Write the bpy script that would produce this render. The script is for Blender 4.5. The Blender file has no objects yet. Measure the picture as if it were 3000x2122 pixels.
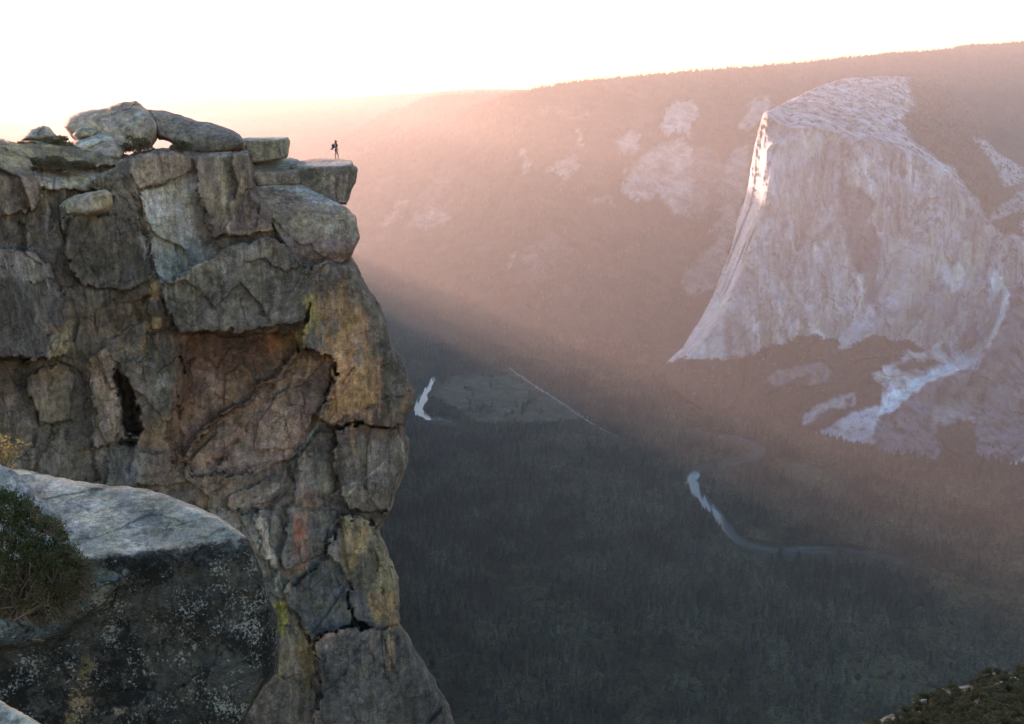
SKY_AIR, SKY_DUST, SKY_OZONE, SKY_STRENGTH = 1.35, 1.8, 2.6, 0.14
SUN_STRENGTH, SUN_COLOR = 3.7, (1.0, .53, .37)
HAZE_COLOR, HAZE_G = (.95, .96, 1.0), 0.38
EXPOSURE = 3.0
import bpy, bmesh, math, random
import numpy as np
from mathutils import Vector, Matrix
random.seed(7)
RNG = np.random.default_rng(11)
R = math.radians
scene = bpy.context.scene
COL = scene.collection

# ------------------------------------------------------------------ camera model (reference photo is 3000 x 2122)
W, H, FL, PITCH = 3000.0, 2122.0, 2496.0, R(17.0)
CP, SP = math.cos(PITCH), math.sin(PITCH)
FLOOR = -1050.0
SUN_AZ, SUN_EL = R(-37.0), R(3.2)
HAZE_DENSITY = 5.0e-5

def rays(px, py):
    x = (np.asarray(px, float) - W / 2) / FL
    y = -(np.asarray(py, float) - H / 2) / FL
    x, y = np.broadcast_arrays(x, y)
    return np.stack([x, CP + y * SP, -SP + y * CP], -1)

def at(px, py, t):
    return rays(px, py) * np.asarray(t, float)[..., None]

def on_plane_z(px, py, z):
    d = rays(px, py)
    return d * (z / np.minimum(d[..., 2], -1e-3))[..., None]

def at_y(px, py, Y):
    d = rays(px, py)
    return d * (np.asarray(Y, float) / d[..., 1])[..., None]

def project(P):
    P = np.asarray(P, float)
    dep = P[..., 1] * CP - P[..., 2] * SP
    u = P[..., 1] * SP + P[..., 2] * CP
    dep = np.maximum(dep, 1e-3)
    return W / 2 + FL * P[..., 0] / dep, H / 2 - FL * u / dep, dep

def pc(r, g, b, k=1.0):
    """colour seen in daylight shade (sRGB 0-255) -> linear"""
    c = np.array([r, g, b], float) / 255.0
    return np.where(c <= 0.04045, c / 12.92, ((c + 0.055) / 1.055) ** 2.4) * k

def smooth(e0, e1, x):
    t = np.clip((x - e0) / (e1 - e0), 0, 1)
    return t * t * (3 - 2 * t)

# ------------------------------------------------------------------ noise
def _hash(ix, iy, iz, seed):
    h = (ix.astype(np.uint32) * np.uint32(374761393) + iy.astype(np.uint32) * np.uint32(668265263)
         + iz.astype(np.uint32) * np.uint32(2147483647) + np.uint32((seed * 974634777 + 12345) & 0xffffffff))
    h = (h ^ (h >> np.uint32(13))) * np.uint32(1274126177)
    h = (h ^ (h >> np.uint32(16))) * np.uint32(2246822519)
    return h ^ (h >> np.uint32(15))

def _u(h):
    return (h & np.uint32(0xffff)).astype(np.float64) / 65535.0

def perlin(p, seed=0):
    p = np.asarray(p, np.float64)
    i = np.floor(p); f = p - i; i = i.astype(np.int64)
    w = f * f * f * (f * (f * 6 - 15) + 10)
    out = 0
    for dx in (0, 1):
        for dy in (0, 1):
            for dz in (0, 1):
                h = _hash(i[..., 0] + dx, i[..., 1] + dy, i[..., 2] + dz, seed)
                gx = _u(h) * 2 - 1
                gy = ((h >> np.uint32(8)) & np.uint32(0xffff)).astype(float) / 32767.5 - 1
                gz = ((h >> np.uint32(16)) & np.uint32(0xffff)).astype(float) / 32767.5 - 1
                g = gx * (f[..., 0] - dx) + gy * (f[..., 1] - dy) + gz * (f[..., 2] - dz)
                ww = (w[..., 0] if dx else 1 - w[..., 0]) * (w[..., 1] if dy else 1 - w[..., 1]) * (w[..., 2] if dz else 1 - w[..., 2])
                out = out + g * ww
    return out

def fbm(p, scale, octaves=4, seed=0, gain=0.5, lac=2.1):
    p = np.asarray(p, float) / scale
    a, s, tot = 1.0, 0.0, 0.0
    for o in range(octaves):
        s = s + a * perlin(p + 17.3 * o, seed + o); tot += a
        a *= gain; p = p * lac
    return s / tot * 1.6

def ridged(p, scale, octaves=4, seed=0):
    p = np.asarray(p, float) / scale
    a, s, tot = 1.0, 0.0, 0.0
    for o in range(octaves):
        s = s + a * (1 - np.abs(perlin(p + 9.1 * o, seed + o)) * 2.2); tot += a
        a *= 0.5; p = p * 2.15
    return s / tot

def facets(p, scale, seed=0):
    """blocky fractured relief: every Voronoi cell is a tilted plane.  returns (relief -1..1, edge distance)"""
    q = np.asarray(p, float) / scale
    i = np.floor(q).astype(np.int64)
    b1 = np.full(q.shape[:-1], 1e9); b2 = b1.copy(); val = np.zeros_like(b1)
    for dx in (-1, 0, 1):
        for dy in (-1, 0, 1):
            for dz in (-1, 0, 1):
                cx, cy, cz = i[..., 0] + dx, i[..., 1] + dy, i[..., 2] + dz
                h = _hash(cx, cy, cz, seed); h2 = _hash(cx, cy, cz, seed + 77); h3 = _hash(cx, cy, cz, seed + 191)
                ox = q[..., 0] - (cx + _u(h)); oy = q[..., 1] - (cy + _u(h >> np.uint32(8))); oz = q[..., 2] - (cz + _u(h >> np.uint32(16)))
                d = ox * ox + oy * oy + oz * oz
                v = (_u(h2) - 0.5) * 1.1 + (_u(h2 >> np.uint32(8)) - 0.5) * 1.6 * ox + (_u(h2 >> np.uint32(16)) - 0.5) * 1.2 * oy + (_u(h3) - 0.5) * 1.8 * oz
                nb = d < b1
                b2 = np.where(nb, b1, np.minimum(b2, d))
                val = np.where(nb, v, val); b1 = np.where(nb, d, b1)
    return val, np.sqrt(b2) - np.sqrt(b1)

# ------------------------------------------------------------------ 2-D outline helpers (in photo pixels)
def poly_sd(px, py, poly):
    """signed distance, positive inside"""
    P = np.asarray(poly, float); Q = np.roll(P, -1, 0)
    best = np.full(np.shape(px), 1e18); ins = np.zeros(np.shape(px), bool)
    for (x0, y0), (x1, y1) in zip(P, Q):
        ex, ey = x1 - x0, y1 - y0
        L = max(ex * ex + ey * ey, 1e-9)
        t = np.clip(((px - x0) * ex + (py - y0) * ey) / L, 0, 1)
        best = np.minimum(best, (px - x0 - t * ex) ** 2 + (py - y0 - t * ey) ** 2)
        if y0 != y1:
            c = ((y0 > py) != (y1 > py)) & (px < (x1 - x0) * (py - y0) / (y1 - y0) + x0)
            ins ^= c
    d = np.sqrt(best)
    return np.where(ins, d, -d)

def line_d(px, py, pts):
    best = np.full(np.shape(px), 1e18)
    for (x0, y0), (x1, y1) in zip(pts[:-1], pts[1:]):
        ex, ey = x1 - x0, y1 - y0
        L = max(ex * ex + ey * ey, 1e-9)
        t = np.clip(((px - x0) * ex + (py - y0) * ey) / L, 0, 1)
        best = np.minimum(best, (px - x0 - t * ex) ** 2 + (py - y0 - t * ey) ** 2)
    return np.sqrt(best)

def sd_box(px, py, poly, margin):
    """poly_sd evaluated only near the polygon"""
    P = np.asarray(poly, float)
    m = (px > P[:, 0].min() - margin) & (px < P[:, 0].max() + margin) & (py > P[:, 1].min() - margin) & (py < P[:, 1].max() + margin)
    out = np.full(np.shape(px), -1e6)
    if m.any():
        out[m] = poly_sd(px[m], py[m], poly)
    return out

def paint(px, py, P, base, patches, warp=10.0, seed=3, wscale=60.0):
    """natural rock colouring: patches = (polygon, colour, feather px, strength)"""
    q = np.stack([px, py, np.zeros_like(px)], -1)
    wx = px + warp * (fbm(q, wscale, 4, seed) * 1.5) + warp * .5 * fbm(q, wscale / 5, 3, seed + 9)
    wy = py + warp * (fbm(q, wscale, 4, seed + 31) * 1.5) + warp * .5 * fbm(q, wscale / 5, 3, seed + 19)
    col = np.empty(px.shape + (3,)); col[...] = base
    for k, (poly, c, feather, s) in enumerate(patches):
        sd = sd_box(wx, wy, poly, feather + 4)
        a = smooth(-feather, feather, sd) * s
        if a.max() > 0:
            col = col * (1 - a[..., None]) + np.asarray(c) * a[..., None]
    return col

# ------------------------------------------------------------------ mesh output
def mesh_obj(name, V, F, mat=None, col=None, smooth_shade=True, parent=None, link=True, mats=None, midx=None):
    """V (n,3), F: (m,4) or list of arrays/lists"""
    me = bpy.data.meshes.new(name)
    V = np.asarray(V, np.float32)
    if isinstance(F, np.ndarray):
        loops = F.ravel(); tot = np.full(len(F), F.shape[1], np.int32)
    else:
        tot = np.concatenate([np.full(len(f), f.shape[1], np.int32) for f in F if len(f)])
        loops = np.concatenate([f.ravel() for f in F if len(f)])
    me.vertices.add(len(V)); me.vertices.foreach_set('co', V.ravel())
    me.loops.add(len(loops)); me.loops.foreach_set('vertex_index', loops.astype(np.int32))
    me.polygons.add(len(tot))
    st = np.concatenate([[0], np.cumsum(tot)[:-1]]).astype(np.int32)
    me.polygons.foreach_set('loop_start', st)
    me.polygons.foreach_set('use_smooth', np.full(len(tot), smooth_shade))
    if midx is not None:
        me.polygons.foreach_set('material_index', np.asarray(midx, np.int32))
    me.update(calc_edges=True)
    if col is not None:
        a = me.color_attributes.new('Col', 'FLOAT_COLOR', 'POINT')
        c4 = np.ones((len(V), 4), np.float32); c4[:, :col.shape[1]] = col
        a.data.foreach_set('color', c4.ravel())
    for m in (mats or ([mat] if mat else [])):
        me.materials.append(m)
    ob = bpy.data.objects.new(name, me)
    if link: COL.objects.link(ob)
    if parent is not None: ob.parent = parent
    return ob

def tag(o, label=None, cat=None, group=None, kind=None):
    if label: o['label'] = label
    if cat: o['category'] = cat
    if group: o['group'] = group
    if kind: o['kind'] = kind
    return o

def structure(o):
    o['kind'] = 'structure'; return o

def empty(name, loc):
    o = bpy.data.objects.new(name, None); COL.objects.link(o); o.location = loc
    o.empty_display_size = 0.2
    return o

def relief(name, outline, depth, step, thick, roll, colour, mat, disp=None, rough=(0, 10), rim=4, taper=0.06, parent=None, cap=True, snap=True):
    """A solid with the given outline: a front surface DEPTH(px,py) metres away, rounded off over ROLL=(px, metres) at
    the rim, carried back THICK metres and closed.  Real geometry in world space."""
    O = np.asarray(outline, float)
    xs = np.arange(O[:, 0].min() - step, O[:, 0].max() + 2 * step, step)
    ys = np.arange(O[:, 1].min() - step, O[:, 1].max() + 2 * step, step)
    PX, PY = np.meshgrid(xs, ys)
    q = np.stack([PX, PY, np.zeros_like(PX)], -1)
    sd = poly_sd(PX, PY, O)
    if rough[0]:
        sd = sd + rough[0] * fbm(q, rough[1], 4, 5) * 1.3
    inside = sd > -step * 0.95
    if snap:
        gy, gx = np.gradient(sd, step)
        g2 = np.maximum(gx * gx + gy * gy, 0.2)
        b = (sd < 0) & inside
        PX = np.where(b, PX - sd * gx / g2, PX); PY = np.where(b, PY - sd * gy / g2, PY)
    sdc = np.maximum(sd, 0)
    T = depth(PX, PY)
    k = np.clip(1 - sdc / roll[0], 0, 1)
    T = T + roll[1] * (1 - np.sqrt(np.maximum(1 - k * k, 0)))
    if disp is not None:
        T = T + disp(PX, PY, at(PX, PY, T), sdc)
    P = at(PX, PY, T)
    C = colour(PX, PY, P)
    ny, nx = PX.shape
    q00 = inside[:-1, :-1] & inside[1:, :-1] & inside[1:, 1:] & inside[:-1, 1:]
    idx = np.arange(ny * nx).reshape(ny, nx)
    Fq = np.stack([idx[:-1, :-1][q00], idx[1:, :-1][q00], idx[1:, 1:][q00], idx[:-1, 1:][q00]], -1)
    used = np.unique(Fq)
    remap = np.full(ny * nx, -1, np.int64); remap[used] = np.arange(len(used))
    Fq = remap[Fq]
    V = P.reshape(-1, 3)[used]; CC = C.reshape(-1, C.shape[-1])[used]
    # boundary edges (directed)
    e = np.concatenate([Fq[:, [0, 1]], Fq[:, [1, 2]], Fq[:, [2, 3]], Fq[:, [3, 0]]])
    n = len(V)
    key = e[:, 0] * n + e[:, 1]; rkey = e[:, 1] * n + e[:, 0]
    bd = e[~np.isin(key, rkey)]
    bv = np.unique(bd)
    bmap = np.full(n, -1, np.int64); bmap[bv] = np.arange(len(bv))
    cen = V.mean(0); Vs = [V]; Cs = [CC]; Fs = [Fq]
    prev = bv
    base = n
    rl = np.linalg.norm(V[bv], axis=1, keepdims=True)
    for r_ in range(1, rim + 1):
        f = (r_ / rim)
        P2 = V[bv] * (1 + thick * f / rl)
        cc = cen * (1 + thick * f / np.linalg.norm(cen))
        P2 = P2 + (cc - P2) * (taper * f * f)
        P2 = P2 + 0.04 * thick * f * np.stack([fbm(P2, thick * .5, 3, 3), fbm(P2, thick * .5, 3, 4), fbm(P2, thick * .5, 3, 6)], -1)
        ring = np.arange(base, base + len(bv)); base += len(bv)
        Vs.append(P2); Cs.append(CC[bv])
        Fs.append(np.stack([prev[bmap[bd[:, 1]]], prev[bmap[bd[:, 0]]], ring[bmap[bd[:, 0]]], ring[bmap[bd[:, 1]]]], -1))
        prev = ring
    if cap:
        Vs.append((cen * (1 + thick * 1.15 / np.linalg.norm(cen)))[None]); Cs.append(CC.mean(0)[None])
        tri = np.stack([prev[bmap[bd[:, 1]]], prev[bmap[bd[:, 0]]], np.full(len(bd), base)], -1)
        Fs.append(tri)
    ob = mesh_obj(name, np.concatenate(Vs), Fs, mat, np.concatenate(Cs), True, parent)
    return ob

def plane_t(px, py, p0, n):
    """ray distance to the plane through photo point p0=(px,py,t) with world normal n"""
    P0 = at(p0[0], p0[1], p0[2]); n = np.asarray(n, float)
    dn = rays(px, py) @ n
    return (P0 @ n) / np.where(np.abs(dn) < 1e-4, -1e-4, dn)

def smax(a, b, k):
    h = np.clip(0.5 + 0.5 * (a - b) / k, 0, 1)
    return b * (1 - h) + a * h + k * h * (1 - h)

def smin(a, b, k):
    return -smax(-a, -b, k)

def planes_depth(planes, k):
    def f(px, py):
        t = None
        for p0, n in planes:
            d = rays(px, py) @ np.asarray(n, float)
            tp = np.where(d < -1e-3, plane_t(px, py, p0, n), 0.0)
            tp = np.clip(tp, 0, p0[2] * 1.6)
            t = tp if t is None else smax(t, tp, k)
        return t
    return f
# ------------------------------------------------------------------ materials
class NT:
    def __init__(s, name):
        s.m = bpy.data.materials.new(name); s.m.use_nodes = True
        s.t = s.m.node_tree; s.t.nodes.clear()
        s.out = s.n('ShaderNodeOutputMaterial')
    def n(s, typ, **kw):
        x = s.t.nodes.new(typ)
        for k, v in kw.items(): setattr(x, k, v)
        return x
    def l(s, a, b): s.t.links.new(a, b)
    def setv(s, sock, v):
        if isinstance(v, bpy.types.NodeSocket): s.l(v, sock)
        else: sock.default_value = v
    def math(s, op, a, b=0.5, c=None, clamp=False):
        x = s.n('ShaderNodeMath', operation=op, use_clamp=clamp)
        s.setv(x.inputs[0], a); s.setv(x.inputs[1], b)
        if c is not None: s.setv(x.inputs[2], c)
        return x.outputs[0]
    def noise(s, vec, scale, detail=6, rough=.55, dist=0.0):
        x = s.n('ShaderNodeTexNoise')
        if vec is not None: s.l(vec, x.inputs['Vector'])
        x.inputs['Scale'].default_value = scale; x.inputs['Detail'].default_value = detail
        x.inputs['Roughness'].default_value = rough; x.inputs['Distortion'].default_value = dist
        return x.outputs['Fac']
    def ramp(s, fac, lo, hi, a=0.0, b=1.0):
        x = s.n('ShaderNodeMapRange', interpolation_type='SMOOTHSTEP')
        s.l(fac, x.inputs[0]); x.inputs[1].default_value = lo; x.inputs[2].default_value = hi
        x.inputs[3].default_value = a; x.inputs[4].default_value = b
        return x.outputs[0]
    def mix(s, fac, a, b, mode='MIX'):
        x = s.n('ShaderNodeMix', data_type='RGBA', blend_type=mode)
        s.setv(x.inputs[0], fac); s.setv(x.inputs[6], a); s.setv(x.inputs[7], b)
        return x.outputs[2]
    def mapv(s, vec, scale):
        x = s.n('ShaderNodeMapping'); s.l(vec, x.inputs[0]); x.inputs['Scale'].default_value = scale
        return x.outputs[0]

def rock_material(name, unit, dark=(.018, .018, .018, 1), dark_lo=.56, dark_hi=.64, dark_amt=.6, pale=(.36, .35, .34, 1), pale_lo=.63, pale_hi=.68,
                  pale_amt=.5, streak=.35, bump=.5, speck=1.0, grain=1.0, streak_stretch=.12, rough=.92, contrast=1.0, crack=.7, crack_stretch=.6):
    """weathered granite: painted base colour broken by grain, dark and pale lichen, run-off streaks; UNIT = metres of one block"""
    N = NT(name)
    pos = N.n('ShaderNodeNewGeometry').outputs['Position']
    at_ = N.n('ShaderNodeAttribute', attribute_name='Col'); base = at_.outputs['Color']
    n1 = N.noise(pos, .6 / unit, 8, .62, .4)
    n2 = N.noise(pos, 5.0 / unit, 8, .68)
    n3 = N.noise(pos, 22.0 / unit, 5, .7)
    st = N.noise(N.mapv(pos, (1, 1, streak_stretch)), 3.0 / unit, 7, .65, .5)
    v = N.math('MULTIPLY', N.ramp(n1, .3, .7, 1 - .38 * contrast, 1 + .38 * contrast), N.ramp(n2, .28, .72, 1 - .42 * grain, 1 + .42 * grain))
    v = N.math('MULTIPLY', v, N.ramp(st, .33, .67, 1 - streak, 1 + streak))
    v = N.math('MULTIPLY', v, N.ramp(n3, .3, .7, 1 - .25 * grain, 1 + .25 * grain))
    hsv = N.n('ShaderNodeMix', data_type='RGBA', blend_type='MULTIPLY'); hsv.inputs[0].default_value = 1
    N.l(base, hsv.inputs[6])
    cmb = N.n('ShaderNodeCombineColor'); 
    N.l(v, cmb.inputs[0]); N.l(v, cmb.inputs[1]); N.l(N.math('MULTIPLY', v, N.ramp(N.noise(pos, 1.7 / unit, 4, .5), .3, .7, .88, 1.1)), cmb.inputs[2])
    N.l(cmb.outputs[0], hsv.inputs[7])
    c = hsv.outputs[2]
    # hairline fractures, two sets, broken up
    wv = N.n('ShaderNodeVectorMath', operation='ADD'); nz_ = N.n('ShaderNodeTexNoise'); N.l(pos, nz_.inputs['Vector']); nz_.inputs['Scale'].default_value = 1.1 / unit; nz_.inputs['Detail'].default_value = 5
    sc0 = N.n('ShaderNodeVectorMath', operation='SCALE'); N.l(nz_.outputs['Color'], sc0.inputs[0]); sc0.inputs['Scale'].default_value = unit * .55
    N.l(N.mapv(pos, (1.2, 1, crack_stretch)), wv.inputs[0]); N.l(sc0.outputs[0], wv.inputs[1])
    ck = None
    for s_, w_ in ((.85, .020), (2.6, .028)):
        vo = N.n('ShaderNodeTexVoronoi', feature='DISTANCE_TO_EDGE'); N.l(wv.outputs[0], vo.inputs['Vector']); vo.inputs['Scale'].default_value = s_ / unit
        m_ = N.math('MULTIPLY', N.ramp(vo.outputs['Distance'], 0, w_, 1, 0), N.ramp(N.noise(pos, s_ * .9 / unit, 3, .5), .48, .62))
        ck = m_ if ck is None else N.math('MAXIMUM', ck, m_)
    c = N.mix(N.math('MULTIPLY', ck, crack), c, (.012, .011, .010, 1))
    # dark lichen patches (soft big x sharp small)
    big = N.noise(pos, .9 / unit, 5, .6, .6); sm = N.noise(pos, 9.0 / unit * speck, 6, .7)
    dm = N.math('MULTIPLY', N.ramp(N.math('ADD', N.math('MULTIPLY', big, .6), N.math('MULTIPLY', sm, .4)), dark_lo - .05, dark_hi - .05), N.math('MULTIPLY', at_.outputs['Alpha'], dark_amt))
    c = N.mix(dm, c, dark)
    sm2 = N.noise(pos, 14.0 / unit * speck, 5, .72, .3); big2 = N.noise(pos, 1.3 / unit, 4, .6)
    pm = N.math('MULTIPLY', N.ramp(N.math('ADD', N.math('MULTIPLY', sm2, .62), N.math('MULTIPLY', big2, .38)), pale_lo - .05, pale_hi - .05), pale_amt)
    c = N.mix(pm, c, pale)
    b = N.n('ShaderNodeBsdfPrincipled'); b.inputs['Roughness'].default_value = rough
    b.inputs['Specular IOR Level'].default_value = .15
    N.l(c, b.inputs['Base Color'])
    h = N.math('ADD', N.math('MULTIPLY', n2, .5), N.math('MULTIPLY', n3, .22))
    h = N.math('ADD', h, N.math('MULTIPLY', N.noise(pos, 1.6 / unit, 7, .6, .3), .8))
    h = N.math('SUBTRACT', h, N.math('MULTIPLY', ck, crack * .5))
    bp = N.n('ShaderNodeBump'); bp.inputs['Strength'].default_value = bump; bp.inputs['Distance'].default_value = .22 * unit
    N.l(h, bp.inputs['Height']); N.l(bp.outputs[0], b.inputs['Normal'])
    N.l(b.outputs[0], N.out.inputs[0])
    return N.m

def ground_material(name, unit=60.0):
    N = NT(name)
    pos = N.n('ShaderNodeNewGeometry').outputs['Position']
    base = N.n('ShaderNodeAttribute', attribute_name='Col').outputs['Color']
    v = N.math('MULTIPLY', N.ramp(N.noise(pos, 1 / unit, 8, .65), .3, .7, .55, 1.45), N.ramp(N.noise(pos, 9 / unit, 6, .7), .3, .7, .6, 1.4))
    cmb = N.n('ShaderNodeCombineColor')
    for i in range(3): N.l(v, cmb.inputs[i])
    b = N.n('ShaderNodeBsdfPrincipled'); b.inputs['Roughness'].default_value = 1; b.inputs['Specular IOR Level'].default_value = 0
    N.l(N.mix(1.0, base, cmb.outputs[0], 'MULTIPLY'), b.inputs['Base Color'])
    bp = N.n('ShaderNodeBump'); bp.inputs['Strength'].default_value = .6; bp.inputs['Distance'].default_value = unit * .12
    N.l(N.noise(pos, 6 / unit, 6, .7), bp.inputs['Height']); N.l(bp.outputs[0], b.inputs['Normal'])
    N.l(b.outputs[0], N.out.inputs[0])
    return N.m

def leaf_material(name, c1, c2, rough=.7, trans=0.0, spec=.2, stand=False):
    N = NT(name)
    oi = N.n('ShaderNodeObjectInfo').outputs['Random']
    geo = N.n('ShaderNodeNewGeometry')
    rnd = geo.outputs['Random Per Island']
    f = N.math('ADD', N.math('MULTIPLY', oi, .6), N.math('MULTIPLY', rnd, .4))
    c = N.mix(f, (*c1, 1), (*c2, 1))
    v = N.ramp(rnd, 0, 1, .7, 1.3)
    if stand:
        loc = N.n('ShaderNodeObjectInfo').outputs['Location']
        v = N.math('MULTIPLY', v, N.ramp(N.noise(loc, .008, 4, .6), .32, .68, .5, 1.7))
    cmb = N.n('ShaderNodeCombineColor')
    for i in range(3): N.l(v, cmb.inputs[i])
    c = N.mix(1.0, c, cmb.outputs[0], 'MULTIPLY')
    b = N.n('ShaderNodeBsdfPrincipled'); b.inputs['Roughness'].default_value = rough; b.inputs['Specular IOR Level'].default_value = spec
    N.l(c, b.inputs['Base Color'])
    if trans:
        tr = N.n('ShaderNodeBsdfTranslucent'); N.l(c, tr.inputs[0])
        mx = N.n('ShaderNodeMixShader'); mx.inputs[0].default_value = trans
        N.l(b.outputs[0], mx.inputs[1]); N.l(tr.outputs[0], mx.inputs[2]); N.l(mx.outputs[0], N.out.inputs[0])
    else:
        N.l(b.outputs[0], N.out.inputs[0])
    return N.m

def plain(name, c, rough=.7, spec=.3, var=.2, scale=8.0):
    N = NT(name)
    pos = N.n('ShaderNodeTexCoord').outputs['Object']
    n = N.noise(pos, scale, 4, .6)
    v = N.ramp(n, .3, .7, 1 - var, 1 + var)
    cmb = N.n('ShaderNodeCombineColor')
    for i in range(3): N.l(v, cmb.inputs[i])
    b = N.n('ShaderNodeBsdfPrincipled'); b.inputs['Roughness'].default_value = rough; b.inputs['Specular IOR Level'].default_value = spec
    N.l(N.mix(1.0, (*c, 1), cmb.outputs[0], 'MULTIPLY'), b.inputs['Base Color'])
    N.l(b.outputs[0], N.out.inputs[0])
    return N.m
# ------------------------------------------------------------------ camera, sky, sun, air
cam_data = bpy.data.cameras.new("camera"); cam = bpy.data.objects.new("camera", cam_data); COL.objects.link(cam)
cam_data.sensor_fit = 'HORIZONTAL'; cam_data.sensor_width = 36.0; cam_data.lens = 36.0 * FL / W
cam_data.clip_start = 0.1; cam_data.clip_end = 60000
cam.location = (0, 0, 0); cam.rotation_euler = (math.pi / 2 - PITCH, 0, 0)
scene.camera = cam

world = bpy.data.worlds.new("World"); scene.world = world; world.use_nodes = True
wt = world.node_tree; wt.nodes.clear()
sky = wt.nodes.new('ShaderNodeTexSky'); sky.sky_type = 'NISHITA'; sky.sun_disc = False
sky.sun_elevation = SUN_EL; sky.sun_rotation = SUN_AZ
sky.altitude = 1200; sky.air_density = SKY_AIR; sky.dust_density = SKY_DUST; sky.ozone_density = SKY_OZONE
bg = wt.nodes.new('ShaderNodeBackground'); bg.inputs[1].default_value = SKY_STRENGTH
wo = wt.nodes.new('ShaderNodeOutputWorld')
wt.links.new(sky.outputs[0], bg.inputs[0]); wt.links.new(bg.outputs[0], wo.inputs[0])

sd_ = bpy.data.lights.new("sun", 'SUN'); sun = bpy.data.objects.new("sun", sd_); COL.objects.link(sun)
sd_.energy = SUN_STRENGTH; sd_.angle = R(0.5); sd_.color = SUN_COLOR
s_dir = Vector((math.sin(SUN_AZ) * math.cos(SUN_EL), math.cos(SUN_AZ) * math.cos(SUN_EL), math.sin(SUN_EL)))
sun.rotation_euler = (-s_dir).to_track_quat('-Z', 'Y').to_euler()

def build_haze(lo, hi):
    (x0, y0, z0), (x1, y1, z1) = lo, hi
    V = [(x, y, z) for x in (x0, x1) for y in (y0, y1) for z in (z0, z1)]
    F = np.array([(0, 1, 3, 2), (4, 6, 7, 5), (0, 4, 5, 1), (2, 3, 7, 6), (0, 2, 6, 4), (1, 5, 7, 3)])
    m = bpy.data.materials.new("haze_air"); m.use_nodes = True; t = m.node_tree; t.nodes.clear()
    o = t.nodes.new('ShaderNodeOutputMaterial'); v = t.nodes.new('ShaderNodeVolumePrincipled')
    v.inputs['Color'].default_value = (*HAZE_COLOR, 1); v.inputs['Density'].default_value = HAZE_DENSITY
    v.inputs['Anisotropy'].default_value = HAZE_G; v.inputs['Density Attribute'].default_value = ""
    t.links.new(v.outputs[0], o.inputs['Volume'])
    ob = mesh_obj("haze", np.array(V, float), F, m, None, False)
    ob['kind'] = 'stuff'
    return ob

vs = scene.view_settings
vs.view_transform = 'Standard'; vs.look = 'None'; vs.gamma = 1.0; vs.exposure = EXPOSURE
scene.display_settings.display_device = 'sRGB'
cy = scene.cycles
cy.use_denoising = True
cy.max_bounces = 6; cy.diffuse_bounces = 3; cy.glossy_bounces = 2; cy.volume_bounces = 1; cy.transparent_max_bounces = 8
cy.sample_clamp_indirect = 4.0
# ------------------------------------------------------------------ far ridges and valley walls
M_RIDGE = ground_material("ridge_forest_and_rock", 70.0)
forest_pts = []          # (P, scale, variant) of the forest that nobody could count

def curve(pts, x):
    p = np.asarray(pts, float)
    return [np.interp(x, p[:, 0], p[:, k]) for k in range(1, p.shape[1])]

def smoothed(a, n):
    k = np.hanning(2 * n + 3)[1:-1]; k /= k.sum()
    return np.convolve(np.pad(a, n, mode='edge'), k, 'valid')[:len(a)] if n else a

def ridge(name, top, base, nx, ny, amp, scale, colour, back=(1200., -350.), x0=-500, x1=3500, prof=1.0, crest=2.0, seed=1, mat=None):
    """a mountain side between its foot line and crest line, given where the two stand (bearing, height, distance)"""
    px = np.linspace(x0, x1, nx)
    ty, tY = curve(top, px); by, bY = curve(base, px)
    ty = ty + crest * fbm(np.stack([px, px * 0, px * 0], -1), 60, 5, seed + 50)
    T = at_y(px, ty, tY); B = at_y(px, by, bY)
    v = np.linspace(0, 1, ny)[:, None, None]
    G = B[None] * (1 - v) + T[None] * v
    G[..., 2] = B[None, :, 2] + (T - B)[None, :, 2] * (v[..., 0] ** prof)
    hdir = (T - B)[None] * np.array([1, 1, 0]); hdir = hdir / np.linalg.norm(hdir, axis=-1, keepdims=True)
    q = G
    w = (np.minimum(v, 1 - v) * 4).clip(0, 1)[..., 0] ** .7
    d = (ridged(q * np.array([1, 1, .45]), scale, 5, seed) - .45) * amp
    G = G + hdir * (-d * w)[..., None]
    G[..., 2] += fbm(q, scale * .5, 4, seed + 5) * amp * .18 * w
    # crest carries on behind
    m = 5
    Bk = []
    for k in range(1, m + 1):
        f = k / m
        K = T + np.stack([T[:, 0] / np.hypot(T[:, 0], T[:, 1]) * back[0] * f, T[:, 1] / np.hypot(T[:, 0], T[:, 1]) * back[0] * f, back[1] * f * f + 0 * px], -1)
        Bk.append(K)
    G = np.concatenate([G, np.array(Bk)], 0)
    n0, n1 = G.shape[:2]
    idx = np.arange(n0 * n1).reshape(n0, n1)
    F = np.stack([idx[:-1, :-1], idx[:-1, 1:], idx[1:, 1:], idx[1:, :-1]], -1).reshape(-1, 4)
    qx, qy, _ = project(G)
    C = colour(qx, qy, G)
    ob = mesh_obj(name, G.reshape(-1, 3), F, mat or M_RIDGE, C.reshape(-1, 3))
    structure(ob)
    return ob, G, C

FOREST_G = np.array([.030, .034, .024])
GRANITE = np.array([.36, .34, .33])

def plain_col(c, var=.2, sc=400):
    def f(px, py, P):
        return np.asarray(c) * (1 + var * fbm(P, sc, 4, 8))[..., None] * np.ones(px.shape + (1,))
    return f

# farthest ridge on the western horizon
ridge("distant_hills", [(-900, 330, 8300), (-500, 250, 8300), (-130, 300, 8300), (0, 328, 8300), (170, 313, 8300), (390, 295, 8300), (445, 293, 8300), (550, 290, 8300), (730, 291, 8300), (890, 290, 8300), (1040, 285, 8300),
      (1240, 272, 8300), (1385, 260, 8300), (1520, 262, 8300), (2200, 290, 8300)],
      [(-900, 640, 6450), (2200, 640, 6450)], 240, 30, 160, 1500, plain_col(FOREST_G), x0=-900, x1=2200, crest=3, seed=21)
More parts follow.
